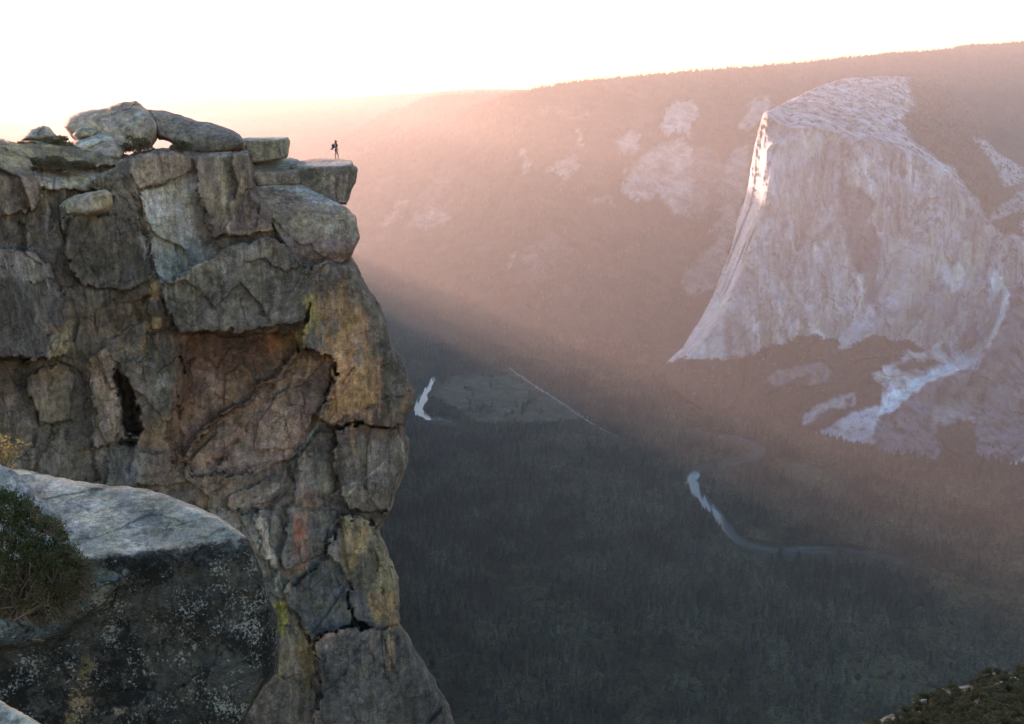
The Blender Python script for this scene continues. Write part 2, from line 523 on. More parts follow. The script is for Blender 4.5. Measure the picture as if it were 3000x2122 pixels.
# forested ridge stepping down to the valley mouth
ridge("wooded_hills", [(700, 560, 6650), (880, 500, 6650), (980, 432, 6650), (1084, 358, 6650), (1150, 322, 6700), (1176, 318, 6700), (1254, 285, 6700), (1320, 277, 6700), (1437, 271, 6750), (1510, 269, 6750), (1700, 300, 6800)],
      [(700, 645, 6350), (1700, 645, 6350)], 220, 40, 160, 700, plain_col(FOREST_G), x0=700, x1=1700, crest=5, seed=31)

# the long north wall of the valley
wall_top = [(640, 640, 6000), (800, 580, 6000), (900, 540, 6100), (967, 483, 6200), (1000, 465, 6300), (1058, 430, 6350), (1110, 400, 6350), (1180, 370, 6300), (1306, 340, 6050), (1437, 300, 5700), (1503, 278, 5500), (1568, 264, 5450), (1646, 247, 5500), (1750, 236, 5500),
            (1830, 229, 5600), (1960, 216, 5700), (2090, 206, 5800), (2221, 196, 5900), (2352, 185, 6100), (2483, 170, 6300), (2613, 157, 6500), (2744, 149, 6700), (2810, 138, 6800), (3000, 124, 7000), (3400, 110, 7200)]
wall_foot = [(640, 1060, 3560), (1000, 1060, 3560), (1300, 1060, 3560), (1600, 1050, 3600), (1900, 1040, 3640), (2200, 1030, 3700), (3400, 1030, 3700)]
def p_ra(a):   # from the 1900,150 enlargement
    return [(1900 + .5233 * x, 150 + .5233 * y) for x, y in a]
def p_rb(a):   # 1900,800
    return [(1900 + .5542 * x, 800 + .5542 * y) for x, y in a]
def p_rc(a):   # 1000,200
    return [(1000 + .5662 * x, 200 + .5662 * y) for x, y in a]
def p_rm(a):   # 1100,950
    return [(1100 + .479 * x, 950 + .479 * y) for x, y in a]
cliff_patches = [
    (p_rc([(1690, 210), (1740, 160), (1840, 200), (1830, 280), (1815, 365), (1720, 350), (1675, 330)]), GRANITE, 5, .8),
    (p_rc([(1420, 380), (1460, 335), (1530, 340), (1550, 420), (1470, 470), (1425, 440)]), GRANITE, 9, .8),
    (p_rc([(1450, 640), (1470, 560), (1560, 460), (1650, 380), (1760, 370), (1830, 470), (1820, 640), (1800, 790), (1700, 740), (1640, 660), (1530, 665)]), GRANITE, 8, .75),
    (p_rc([(1830, 420), (1960, 420), (1940, 700), (1850, 790), (1810, 780)]), GRANITE * .45, 10, .8),
    (p_rc([(1960, 500), (2110, 380), (2110, 560), (2030, 830), (1920, 840), (1960, 700)]), GRANITE * .9, 8, .8),
    (p_rc([(2100, 170), (2200, 150), (2210, 230), (2120, 330), (2050, 330), (2090, 230)]), GRANITE, 6, .7),
    (p_rc([(1090, 530), (1130, 470), (1210, 440), (1235, 520), (1170, 565)]), GRANITE, 8, .6),
    (p_rc([(1205, 340), (1225, 335), (1245, 400), (1225, 410)]), GRANITE, 5, .6),
    (p_rc([(410, 740), (470, 690), (540, 790), (470, 830), (330, 830)]), GRANITE * .8, 16, .5),
    (p_rc([(220, 800), (330, 690), (350, 700), (240, 810)]), GRANITE * .8, 12, .5),
    (p_rc([(1280, 690), (1320, 665), (1420, 690), (1400, 710), (1300, 700)]), GRANITE, 6, .4),
    (p_rc([(930, 440), (960, 430), (975, 540), (950, 540)]), GRANITE * .8, 8, .5),
    (p_rc([(1030, 200), (1280, 240), (1270, 262), (1040, 230)]), GRANITE * .7, 10, .35),
    (p_rc([(860, 1010), (910, 965), (900, 1000), (860, 1030)]), GRANITE * .8, 8, .5),
    (p_ra([(190, 1280), (330, 1120), (480, 970), (490, 1040), (390, 1260), (380, 1340), (330, 1335), (210, 1365)]), GRANITE * .75, 7, .75),
]
def wall_col(px, py, P):
    c = FOREST_G * (1 + .45 * fbm(P, 160, 5, 4))[..., None]
    c = c + (GRANITE * .28 - c) * (smooth(.12, .5, fbm(P * np.array([1, 1, .6]), 500, 5, 14)) * .6)[..., None]
    g = paint(px, py, P, c, cliff_patches, 26, 6, 60)
    k = .82 + .5 * fbm(P * np.array([1, 1, .3]), 110, 5, 44)
    k = np.clip(k, 0.05, 1)[..., None]
    return c * (1 - k) + g * k
NW_OBJ, NW_G, NW_C = ridge("valley_wall_hills", wall_top, wall_foot, 520, 150, 150, 620, wall_col, back=(1500, -120), x0=640, x1=3400, prof=1.12, crest=4, seed=41)
# unseen spur behind the overlook, added and shaped to shade the valley air
def spur():
    pts = [(850, 690, 140), (915, 688, 300), (955, 690, 500), (974, 702, 900), (984, 755, 1300), (988, 815, 1720), (990, 880, 2100), (994, 940, 2600), (1000, 985, 3100), (1000, 1025, 3600), (1000, 1070, 3950)]
    p = np.asarray(pts, float); Ys = np.concatenate([np.linspace(140, 500, 40), np.linspace(510, 3900, 130)])
    T = at_y(np.interp(Ys, p[:, 2], p[:, 0]), np.interp(Ys, p[:, 2], p[:, 1]), Ys)
    jag = fbm(np.stack([Ys, Ys * 0, Ys * 0], -1), 260, 4, 5)
    T[:, 2] += .034 * Ys * jag - 6
    Rb = at_y(np.interp(Ys, p[:, 2], p[:, 0]) + 46, np.interp(Ys, p[:, 2], p[:, 1]), Ys); Rb[:, 2] = FLOOR
    Lb = T + np.stack([-np.minimum(650, Ys), -60 - 0 * Ys, 0 * Ys], -1); Lb[:, 2] = FLOOR
    rows = []
    for v in np.linspace(0, 1, 16): rows.append(Lb * (1 - v) + T * v)
    for v in np.linspace(0, 1, 12)[1:]: rows.append(T * (1 - v) + Rb * v)
    G = np.array(rows); w = np.ones(len(rows)); w[15] = 0; w[16:] = .12
    G = G + (np.stack([fbm(G, 160, 4, 3), fbm(G, 160, 4, 4), .4 * fbm(G, 160, 4, 5)], -1)) * np.minimum(45, 6 + Ys * .03)[None, :, None] * w[:, None, None]
    n0, n1 = G.shape[:2]; idx = np.arange(n0 * n1).reshape(n0, n1)
    F = np.stack([idx[:-1, :-1], idx[:-1, 1:], idx[1:, 1:], idx[1:, :-1]], -1).reshape(-1, 4)
    structure(mesh_obj("shade_hills", G.reshape(-1, 3), F, M_RIDGE, (FOREST_G * np.ones((n0 * n1, 3)))))
spur()
# ------------------------------------------------------------------ valley floor, river, road, meadow
def p_zr(a):   # 1950,1250 enlargement
    return [(1950 + .1847 * x, 1250 + .1847 * y) for x, y in a]
def p_zl(a):   # 1200,1080
    return [(1200 + .10467 * x, 1080 + .10467 * y) for x, y in a]
meadow_poly = p_rm([(330, 430), (440, 330), (620, 300), (860, 310), (980, 390), (1160, 490), (1260, 545), (1240, 600), (1100, 600), (860, 605), (620, 620), (540, 560), (400, 470)])
meadow2_poly = p_rb([(600, 950), (680, 990), (800, 1000), (1000, 1060), (1060, 1080), (900, 1110), (820, 1120), (720, 1040)])
glade_poly = p_rb([(1560, 560), (2100, 900)])
road_line = [(1490, 1076), (1512, 1094), (1541, 1113), (1565, 1130), (1610, 1158), (1656, 1187), (1684, 1209), (1727, 1237), (1790, 1272), (1860, 1300)]
river_r = [(2010, 1262), (2070, 1268), (2130, 1275), (2180, 1288), (2212, 1300), (2230, 1314), (2222, 1333), (2150, 1350), (2080, 1366), (2040, 1376), (2018, 1392), (2026, 1420), (2048, 1446), (2066, 1468), (2098, 1500), (2118, 1528), (2138, 1560),
           (2160, 1584), (2200, 1600), (2250, 1609), (2330, 1613), (2430, 1611), (2520, 1618), (2600, 1630), (2660, 1643)]
river_l = [(1275, 1098), (1262, 1124), (1245, 1148), (1234, 1172), (1222, 1196), (1236, 1212), (1254, 1226), (1290, 1226), (1330, 1236)]

def densify(pts, n):
    p = np.asarray(pts, float)
    d = np.concatenate([[0], np.cumsum(np.hypot(*(np.diff(p, axis=0).T)))])
    s = np.linspace(0, d[-1], n)
    x, y = np.interp(s, d, p[:, 0]), np.interp(s, d, p[:, 1])
    k = max(2, n // 40)
    return np.stack([smoothed(x, k), smoothed(y, k)], -1)

def ribbon(name, pts, width, z, n, mat, var=.5, seed=1, across=4, taper=None):
    q = densify(pts, n); P = on_plane_z(q[:, 0], q[:, 1], z)
    t = np.gradient(P, axis=0); t /= np.linalg.norm(t, axis=1, keepdims=True)
    nn = np.stack([-t[:, 1], t[:, 0], 0 * t[:, 0]], -1)
    L = np.arange(n)[:, None] * np.array([1.0, 0, 0])
    wl = width * (1 + var * fbm(L, 14, 3, seed)); wr = width * (1 + var * fbm(L, 14, 3, seed + 7))
    f = np.linspace(-1, 1, across)[None, :]
    if taper is not None:
        k = np.interp(np.linspace(0, 1, n), [a for a, b in taper], [b for a, b in taper]); wl = wl * k; wr = wr * k
    off = np.where(f < 0, f * wl[:, None], f * wr[:, None])
    G = P[:, None, :] + nn[:, None, :] * off[..., None]
    idx = np.arange(n * across).reshape(n, across)
    F = np.stack([idx[:-1, :-1], idx[1:, :-1], idx[1:, 1:], idx[:-1, 1:]], -1).reshape(-1, 4)
    ob = mesh_obj(name, G.reshape(-1, 3), F[:, ::-1], mat)
    return structure(ob), P

def water_material():
    N = NT("river_water")
    b = N.n('ShaderNodeBsdfPrincipled'); b.inputs['Base Color'].default_value = (.05, .06, .06, 1)
    b.inputs['Roughness'].default_value = .03; b.inputs['IOR'].default_value = 1.33; b.inputs['Specular IOR Level'].default_value = 1.0
    pos = N.n('ShaderNodeNewGeometry').outputs['Position']
    bp = N.n('ShaderNodeBump'); bp.inputs['Strength'].default_value = .1; bp.inputs['Distance'].default_value = .2
    N.l(N.noise(N.mapv(pos, (1, .5, 1)), .25, 4, .6), bp.inputs['Height']); N.l(bp.outputs[0], b.inputs['Normal'])
    N.l(b.outputs[0], N.out.inputs[0]); return N.m
M_WATER = water_material()
M_ROAD = plain("asphalt", (.16, .155, .16), .95, .1, .15, .05)

# one sheet of ground from under the overlook to past the horizon hills
gx = np.concatenate([np.linspace(-8800, -3000, 10), np.linspace(-2900, 3200, 330), np.linspace(3400, 8800, 10)])
gy = np.concatenate([np.linspace(-300, 900, 12), np.linspace(950, 4200, 260), np.linspace(4300, 9700, 18)])
GX, GY = np.meshgrid(gx, gy)
GP = np.stack([GX, GY, np.full_like(GX, FLOOR)], -1)
GP[..., 2] += 4 * fbm(GP, 300, 3, 2) - 2
gqx, gqy, _ = project(GP)
meadow_c = np.array([.078, .074, .052])
gc = np.array([.036, .035, .024]) * (1 + .4 * fbm(GP, 120, 4, 4))[..., None]
def ground_col(px, py, P):
    c = paint(px, py, P, 0, [], 1)
    return c
gcol = gc
q3 = np.stack([gqx, gqy, 0 * gqx], -1)
for poly, c, f, s in [(meadow_poly, meadow_c, 12, .95), (meadow2_poly, meadow_c * .8, 9, .8)]:
    a = smooth(-f, f, sd_box(gqx + 5 * fbm(q3, 20, 3, 1), gqy + 4 * fbm(q3, 20, 3, 2), poly, 10)) * s
    gcol = gcol * (1 - a[..., None]) + c * (1 + .25 * fbm(GP, 60, 3, 9))[..., None] * a[..., None]
for ln in (river_r, river_l):       # pale gravel and drift along the banks
    d = line_d(gqx, gqy, ln)
    a = smooth(16, 5, d) * .55 * smooth(-.2, .4, fbm(GP, 60, 3, 19))
    gcol = gcol * (1 - a[..., None]) + np.array([.16, .155, .15]) * a[..., None]
idx = np.arange(GX.size).reshape(GX.shape)
F = np.stack([idx[:-1, :-1], idx[:-1, 1:], idx[1:, 1:], idx[1:, :-1]], -1).reshape(-1, 4)
M_GROUND = ground_material("valley_ground", 40.0)
structure(mesh_obj("ground", GP.reshape(-1, 3), F, M_GROUND, gcol.reshape(-1, 3)))
_, RIV_R = ribbon("river", river_r, 13, FLOOR + 1.2, 420, M_WATER, 1.1, 3, taper=[(0, .3), (.1, .9), (.2, 1.3), (.3, 1.3), (.42, 1.5), (.55, 1.2), (.66, .8), (.8, .5), (.95, .35), (1, .05)])
_, RIV_L = ribbon("river", river_l, 20, FLOOR + 1.2, 120, M_WATER, 1.1, 13, taper=[(0, .2), (.3, 1), (.7, 1.1), (1, .2)])
_, ROAD_P = ribbon("road", road_line, 4.5, FLOOR + 1.6, 160, M_ROAD, .05, 23, 3)
# ------------------------------------------------------------------ the great granite wall across the valley
elcap_top = p_ra([(650, 345), (700, 320), (800, 270), (900, 220), (1000, 180), (1080, 155), (1240, 145), (1340, 140), (1500, 145), (1700, 140), (1900, 128), (2100, 118)]) + [(3200, 195)]
elcap_left = p_ra([(645, 352), (632, 385), (620, 430), (606, 480), (597, 520), (580, 620), (565, 720), (548, 800), (535, 840), (505, 910), (488, 1000), (460, 1120), (400, 1260), (360, 1370), (290, 1500), (220, 1610), (190, 1660)])
elcap_out = elcap_left[::-1] + elcap_top + [(3200, 1420), (2700, 1420), (2500, 1400), (2300, 1330), (2100, 1240), (1960, 1130), (1940, 1075)]
base_line = [(1900, 1062)] + p_rb([(115, 438), (250, 460), (380, 452), (500, 435), (600, 400), (720, 365), (820, 322), (900, 330), (1000, 348), (1040, 372), (1100, 368), (1170, 336), (1300, 346), (1480, 392), (1590, 420), (1700, 420)]) + [(3200, 1050)]
foot_line = [(1900, 1075), (1960, 1080), (2100, 1150), (2250, 1215), (2400, 1280), (2560, 1335), (2750, 1355), (3200, 1390)]
rim_line = p_ra([(645, 350), (720, 400), (800, 430), (950, 430), (1100, 470), (1250, 500), (1400, 540), (1500, 590), (1600, 640), (1690, 690), (1730, 760), (1830, 830), (1860, 920), (1950, 1010), (2100, 1080)])
nose_x = [(330, 2252), (420, 2248), (520, 2246), (600, 2238), (680, 2212), (760, 2188), (850, 2158), (940, 2110), (1060, 2010)]
buttress_a = p_rb([(1190, 820), (1215, 740), (1250, 660), (1330, 600), (1480, 560), (1620, 500), (1740, 520), (1660, 640), (1490, 720), (1505, 780), (1535, 850), (1525, 950), (1480, 1020), (1350, 1035), (1230, 1005), (1205, 900)])
buttress_b = p_rb([(1740, 520), (1770, 420), (1850, 230), (1880, 90), (1985, 60), (2200, 40), (2200, 960), (1985, 965), (1900, 1015), (1780, 1005), (1735, 930), (1720, 830), (1700, 700), (1480, 740), (1500, 690), (1640, 620)])
chute = p_rb([(1806, 20), (1848, -20), (1906, 110), (1880, 236), (1814, 360), (1740, 480), (1640, 515), (1480, 580), (1380, 650), (1290, 740), (1210, 750), (1240, 660), (1330, 600), (1480, 530), (1620, 465), (1740, 370), (1795, 210)])
fan = p_rb([(1215, 700), (1220, 760), (1190, 850), (1100, 895), (1000, 905), (900, 880), (880, 850), (960, 810), (1060, 750), (1150, 715)])
scree_b = p_rb([(805, 810), (830, 740), (920, 690), (1010, 650), (1090, 635), (1095, 690), (1000, 730), (890, 790)])
scree_c = p_rb([(610, 575), (680, 510), (760, 500), (900, 465), (970, 520), (930, 580), (860, 590), (780, 560), (700, 600)])

def wall_depth(px, py):
    cx = np.asarray(nose_x, float)
    nx = np.interp(py, cx[:, 0], cx[:, 1])
    lf = np.asarray(elcap_left, float); lf = lf[np.argsort(lf[:, 1])]
    lx = np.interp(py, lf[:, 1], lf[:, 0])
    rel = px - nx
    wall = 3000 + np.where(rel > 0, .10 * rel, 0) - 45 * np.exp(-((rel - 620) / 260) ** 2)
    # the south-west side turns away to the left of the prow
    lq = np.clip(-rel, 0, 400)
    fl = fbm(np.stack([rel / 7 + py / 90, py / 260, 0 * py], -1), 1.0, 4, 77)
    wall = wall + lq * (4.4 - 2.5 * smooth(600, 900, py)) + 62 * fl * smooth(0, 7, lq) * smooth(950, 700, py)
    # long corners and buttressed pillars of the main face
    rr = rel + .10 * (py - 600)
    col1 = fbm(np.stack([rr / 95, py / 900, 0 * py + 3], -1), 1.0, 4, 41); col2 = fbm(np.stack([rr / 26, py / 420, 0 * py + 5], -1), 1.0, 4, 43)
    wall = wall + np.where(rel > 0, (46 * col1 + 20 * col2 * smooth(-.5, .4, col1)) * smooth(4, 60, rel), 0)
    wall = wall + (1055 - py) * .16 * (1 - .5 * smooth(400, 330, py))
    # above the rim the summit slope lies back
    rl = np.asarray(rim_line, float)
    ry = np.interp(px, rl[:, 0], rl[:, 1])
    above = np.maximum(ry - py, 0)
    wall = wall + above * 5.2 + np.where(above > 0, 1, 0) * above ** 2 * .018
    # two slim ribs that stand out left of the main face catch the last light too
    for pts, hgt, wd in rib_lines:
        p = np.asarray(pts, float)
        cxr = np.interp(py, p[:, 1], p[:, 0]); on = smooth(p[0, 1] - 8, p[0, 1] + 12, py) * smooth(p[-1, 1] + 8, p[-1, 1] - 16, py)
        u = (px - cxr) / wd
        wall = wall - hgt * on * np.where((u > -1) & (u < 0), (1 + u), np.where((u >= 0) & (u < 9), 1 - u / 9, 0))
    return wall

def elcap_depth(px, py):
    wall = wall_depth(px, py)
    bl = np.asarray(base_line, float); fl = np.asarray(foot_line, float)
    by = np.interp(px, bl[:, 0], bl[:, 1]); fy = np.interp(px, fl[:, 0], fl[:, 1])
    tb = wall_depth(px, by) - 3
    tf = np.linalg.norm(on_plane_z(px, fy, FLOOR), axis=-1) / np.linalg.norm(rays(px, fy), axis=-1)
    f = (py - by) / (fy - by)
    talus = 1 / np.maximum((1 - f) / tb + f / tf, 1e-5)
    talus = np.where(f < -.03, 9e3, talus)
    t = smin(wall, np.where(f < 1, talus, tf * fy / py), 10)
    for poly, off, sl in ((buttress_a, 2740, .35), (buttress_b, 2760, .30)):
        P = np.asarray(poly)
        top = P[:, 1].min()
        s = poly_sd(px, py, poly)
        face = off + (1330 - py) * sl + 60 * (1 - np.sqrt(np.clip(1 - np.clip(1 - s / 90, 0, 1) ** 2, 0, 1)))
        a = smooth(-7, 7, s)
        t = t * (1 - a) + np.minimum(t, face) * a
    s = poly_sd(px, py, chute)
    t = t + 35 * smooth(-6, 26, s)
    # valley floor takes over at the very bottom
    tz = FLOOR / np.minimum(rays(px, py)[..., 2], -1e-3)
    return np.minimum(t, tz + 6)

rib_lines = [
    ([(2270, 405), (2240, 450), (2236, 500), (2236, 560), (2231, 610)], 34, 7),
    ([(2285, 420), (2265, 460), (2257, 510), (2247, 570), (2238, 630)], 26, 5),
    ([(2300, 400), (2268, 420), (2250, 436)], 22, 8),
]

def elcap_disp(px, py, P, sd):
    Q = P * np.array([1, 1, .28])
    d = -fbm(Q, 130, 5, 3) * 12 - (ridged(Q * np.array([1, 1, .5]), 60, 4, 9) - .5) * 9
    W_ = P + 7 * np.stack([fbm(P, 60, 3, 1), fbm(P, 60, 3, 2), fbm(P, 60, 3, 4)], -1)
    v, e = facets(W_ * np.array([1, 1, .15]), 62, 5); v2, e2 = facets(W_ * np.array([1, 1, .2]), 24, 15)
    d = d - v * 13 - v2 * 4.5
    top = smooth(20, 60, sd)
    return d * (.35 + .65 * top) + 5 * fbm(P, 22, 3, 8)

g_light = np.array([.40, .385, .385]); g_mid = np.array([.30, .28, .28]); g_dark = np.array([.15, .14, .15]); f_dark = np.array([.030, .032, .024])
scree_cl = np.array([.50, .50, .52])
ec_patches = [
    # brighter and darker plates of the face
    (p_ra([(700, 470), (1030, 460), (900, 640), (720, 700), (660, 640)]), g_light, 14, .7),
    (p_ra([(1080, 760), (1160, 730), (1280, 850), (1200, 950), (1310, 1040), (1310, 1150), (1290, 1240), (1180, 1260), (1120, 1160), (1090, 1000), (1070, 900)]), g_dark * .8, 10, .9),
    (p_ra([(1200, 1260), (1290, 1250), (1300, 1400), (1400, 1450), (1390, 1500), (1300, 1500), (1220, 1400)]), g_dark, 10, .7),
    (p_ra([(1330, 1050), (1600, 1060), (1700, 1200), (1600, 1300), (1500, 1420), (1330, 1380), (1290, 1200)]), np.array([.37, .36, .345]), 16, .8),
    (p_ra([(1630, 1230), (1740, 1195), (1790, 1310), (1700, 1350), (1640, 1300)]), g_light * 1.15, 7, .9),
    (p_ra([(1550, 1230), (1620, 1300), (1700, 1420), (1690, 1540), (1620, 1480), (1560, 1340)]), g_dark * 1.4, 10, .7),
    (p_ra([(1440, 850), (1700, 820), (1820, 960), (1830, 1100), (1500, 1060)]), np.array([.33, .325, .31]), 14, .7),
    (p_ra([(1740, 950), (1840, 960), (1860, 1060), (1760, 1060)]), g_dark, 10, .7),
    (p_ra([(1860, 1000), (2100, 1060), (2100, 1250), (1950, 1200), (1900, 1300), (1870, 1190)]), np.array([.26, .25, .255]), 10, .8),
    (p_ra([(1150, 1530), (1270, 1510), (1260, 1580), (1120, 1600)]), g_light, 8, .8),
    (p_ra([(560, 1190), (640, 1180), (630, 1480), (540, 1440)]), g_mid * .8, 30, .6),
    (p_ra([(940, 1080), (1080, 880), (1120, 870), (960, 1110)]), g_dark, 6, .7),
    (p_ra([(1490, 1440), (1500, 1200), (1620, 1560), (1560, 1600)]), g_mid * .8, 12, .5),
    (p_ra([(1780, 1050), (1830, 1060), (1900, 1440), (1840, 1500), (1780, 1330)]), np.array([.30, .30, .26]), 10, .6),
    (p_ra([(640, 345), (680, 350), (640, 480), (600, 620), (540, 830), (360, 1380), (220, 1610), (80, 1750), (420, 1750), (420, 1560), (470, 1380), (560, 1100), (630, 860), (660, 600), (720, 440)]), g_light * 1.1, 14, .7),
    # forest in the gully behind and on the summit shoulder
    (p_ra([(1440, 150), (1520, 60), (2300, 40), (2200, 120), (1960, 170), (2100, 200), (2200, 240), (2200, 620), (2100, 760), (2100, 1050), (1990, 1030), (1890, 960), (1850, 860), (1760, 760), (1690, 640), (1560, 570), (1460, 480), (1420, 400), (1490, 300)]), f_dark, 12, .97),
    (p_ra([(1680, 170), (2100, 120), (2200, 120), (2200, 230), (1990, 190), (1750, 190)]), g_mid, 16, .25),
    (p_ra([(1980, 280), (2200, 260), (2200, 460), (2080, 420)]), g_mid * .9, 18, .6),
    (p_ra([(1820, 490), (1960, 530), (2110, 590), (2110, 740), (1990, 750), (1930, 620)]), g_light * .95, 8, .85),
    (p_ra([(1900, 950), (1960, 870), (2110, 780), (2110, 880), (2000, 920), (1930, 960)]), g_mid, 10, .7),
    # talus: dark oaks, pale slides
    (p_rb([(-60, 470), (130, 462), (380, 458), (500, 440), (600, 402), (720, 368), (820, 322), (900, 330), (1000, 348), (1040, 372), (1100, 368), (1170, 336), (1300, 346), (1480, 395), (1380, 420), (1250, 490), (1180, 540), (1250, 600), (1210, 760), (1000, 960), (800, 1100), (-100, 1100)]), f_dark, 5, 1),
    (p_rb([(1310, 480), (1440, 450), (1590, 460), (1500, 500), (1340, 530)]), f_dark, 8, .9),
    (p_rb([(1000, 345), (1040, 300), (1100, 310), (1180, 335), (1100, 372), (1040, 385), (1010, 400)]), g_light, 6, .9),
    (buttress_b, np.array([.125, .115, .125]), 6, .9),
    (p_rb([(1480, 740), (1500, 680), (1660, 600), (1740, 560), (1790, 480), (1850, 500), (1720, 760), (1600, 810), (1500, 790)]), np.array([.15, .145, .13]), 10, .8),
    (p_rb([(1640, 540), (1730, 530), (1740, 560), (1500, 680), (1470, 650)]), np.array([.20, .19, .15]), 8, .6),
    (buttress_a, np.array([.115, .105, .118]), 6, .92),
    (p_rb([(1515, 790), (1580, 805), (1640, 770), (1725, 790), (1745, 880), (1735, 940), (1790, 1010), (1500, 1100), (1480, 1030), (1530, 950)]), f_dark, 8, 1),
    (p_rb([(1100, 1060), (1480, 1030), (1760, 1020), (1900, 1025), (2200, 980), (2200, 1200), (1100, 1200)]), f_dark, 5, 1),
    (p_rb([(1190, 900), (1215, 890), (1230, 1010), (1120, 1060), (900, 960), (1000, 905), (1100, 890)]), f_dark * 1.3, 6, .9),
]
scree_patches = [
    (chute, np.array([.66, .68, .72]), 6, 1), (fan, scree_cl * .82, 7, .9), (scree_b, scree_cl * .6, 5, .85), (scree_c, np.array([.17, .165, .16]), 7, .75),
    (p_rb([(1040, 660), (1080, 660), (1075, 690), (1040, 690)]), f_dark, 4, .9), (p_rb([(900, 740), (960, 710), (1020, 720), (960, 770), (860, 810)]), f_dark, 5, .9),
    (p_rb([(780, 560), (860, 530), (850, 590), (790, 650), (760, 640)]), f_dark, 5, .9),
]
def elcap_col(px, py, P):
    Q = P * np.array([1, 1, .22])
    c = g_mid * (1 + .35 * fbm(Q, 140, 5, 23) + .3 * fbm(P * np.array([1, 1, .08]), 26, 4, 24))[..., None]
    rl = np.asarray(rim_line, float)
    ry = np.interp(px, rl[:, 0], rl[:, 1])
    summit = smooth(-6, 18, ry - py + 10 * fbm(P, 60, 3, 3))
    c = c * (1 - .25 * summit[..., None]) + g_light * .25 * summit[..., None]
    # plates: every spalled sheet has its own age and tint
    W_ = P + 10 * np.stack([fbm(P, 70, 4, 1), fbm(P, 70, 4, 2), fbm(P, 70, 4, 4)], -1)
    for sc_, st_, am in ((120, .22, .38), (48, .14, .34), (20, .16, .22)):
        v, e = facets(W_ * np.array([1, 1, st_]), sc_, int(sc_))
        c = c * (1 + am * np.clip(v, -1, 1))[..., None]
    vs_ = fbm(P * np.array([1, 1, .035]), 20, 4, 211)
    c = c * (1 + .46 * vs_)[..., None]
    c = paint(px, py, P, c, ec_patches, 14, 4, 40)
    c = paint(px, py, P, c, scree_patches, 7, 14, 26)
    # scrub and ledges over the lower buttresses
    bb = np.maximum(sd_box(px, py, buttress_a, 20), sd_box(px, py, buttress_b, 20))
    mo = smooth(-.05, .35, fbm(P * np.array([1, 1, .8]), 45, 5, 131)) * smooth(-2, 8, bb) * smooth(4, -4, sd_box(px, py, chute, 20))
    c = c * (1 - .6 * mo)[..., None]
    # dark run-off streaks below the rim
    st = smooth(.05, .35, fbm(P * np.array([1, 1, .045]), 20, 4, 61)) * smooth(-10, 30, py - ry) * smooth(480, 60, py - ry) * smooth(2330, 2450, px)
    c = c * (1 - .55 * st)[..., None]
    # scrub on the bare summit
    sc = smooth(.06, .2, fbm(P * np.array([1, .55, 1.5]), 34, 4, 71)) * summit * smooth(2250, 2330, px)
    c = c * (1 - .8 * sc[..., None]) + f_dark * .8 * sc[..., None]
    crk = smooth(.055, .0, np.abs(fbm(W_ * np.array([1, 1, .12]), 46, 4, 81))) * smooth(-.1, .3, fbm(P, 120, 3, 82)) * (1 - summit)
    c = c * (1 - .55 * crk)[..., None]
    return np.clip(c * np.array([.77, .85, .96]), .012, .6)
M_ELCAP = rock_material("pale_granite_wall", 110.0, dark=(.06, .06, .06, 1), dark_amt=.12, pale_amt=.1, pale=(.45, .44, .44, 1), streak=.18, bump=.1, grain=.4, streak_stretch=.09, contrast=.35, crack=.35, crack_stretch=.3)
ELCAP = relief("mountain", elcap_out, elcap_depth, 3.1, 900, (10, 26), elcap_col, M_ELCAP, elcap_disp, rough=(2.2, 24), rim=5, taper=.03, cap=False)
structure(ELCAP)
# ------------------------------------------------------------------ the overlook cliff
def p1(a):   # 0,250 enlargement
    return [(.4791 * x, 250 + .4791 * y) for x, y in a]
def p2(a):   # 0,700
    return [(.5662 * x, 700 + .5662 * y) for x, y in a]
def p3(a):   # 0,1250
    return [(.588 * x, 1250 + .588 * y) for x, y in a]
AK = 1.95     # daylight shade -> surface albedo
def rc(r, g, b):
    c = pc(r, g, b, AK); c = c * .8 + c.mean() * .2
    return np.clip(c * np.array([1.24, .98, .85]), .008, .58)

cliff_out = [(-760, 180), (-420, 270), (-160, 340), (-50, 366), (-22, 392), (0, 411), (40, 414), (95, 412), (150, 410), (190, 412), (300, 430), (365, 452), (382, 452), (441, 437), (508, 431), (570, 440), (715, 436), (738, 440), (744, 500), (752, 560), (820, 640), (900, 730), (1000, 765), (1030, 752),  # unseen left end is raised to keep low sun off the nearest boulder
             (1050, 785), (1076, 841), (1110, 887), (1132, 938), (1149, 1006), (1180, 1051), (1200, 1119), (1217, 1153), (1209, 1193), (1188, 1221), (1186, 1272), (1200, 1289), (1196, 1357), (1180, 1402), (1158, 1442), (1146, 1497), (1110, 1553),
             (1132, 1603), (1152, 1656), (1167, 1697), (1170, 1744), (1171, 1832), (1190, 1850), (1217, 1903), (1252, 1956), (1288, 2020), (1317, 2073), (1330, 2125), (1350, 2200), (-760, 2200)]

def t_base(px, py):
    return 50 + 19 * np.clip(px, -500, 1300) / 1050 - .0022 * np.abs(py - 1150) * (py < 1150) + .0028 * np.maximum(py - 1150, 0)

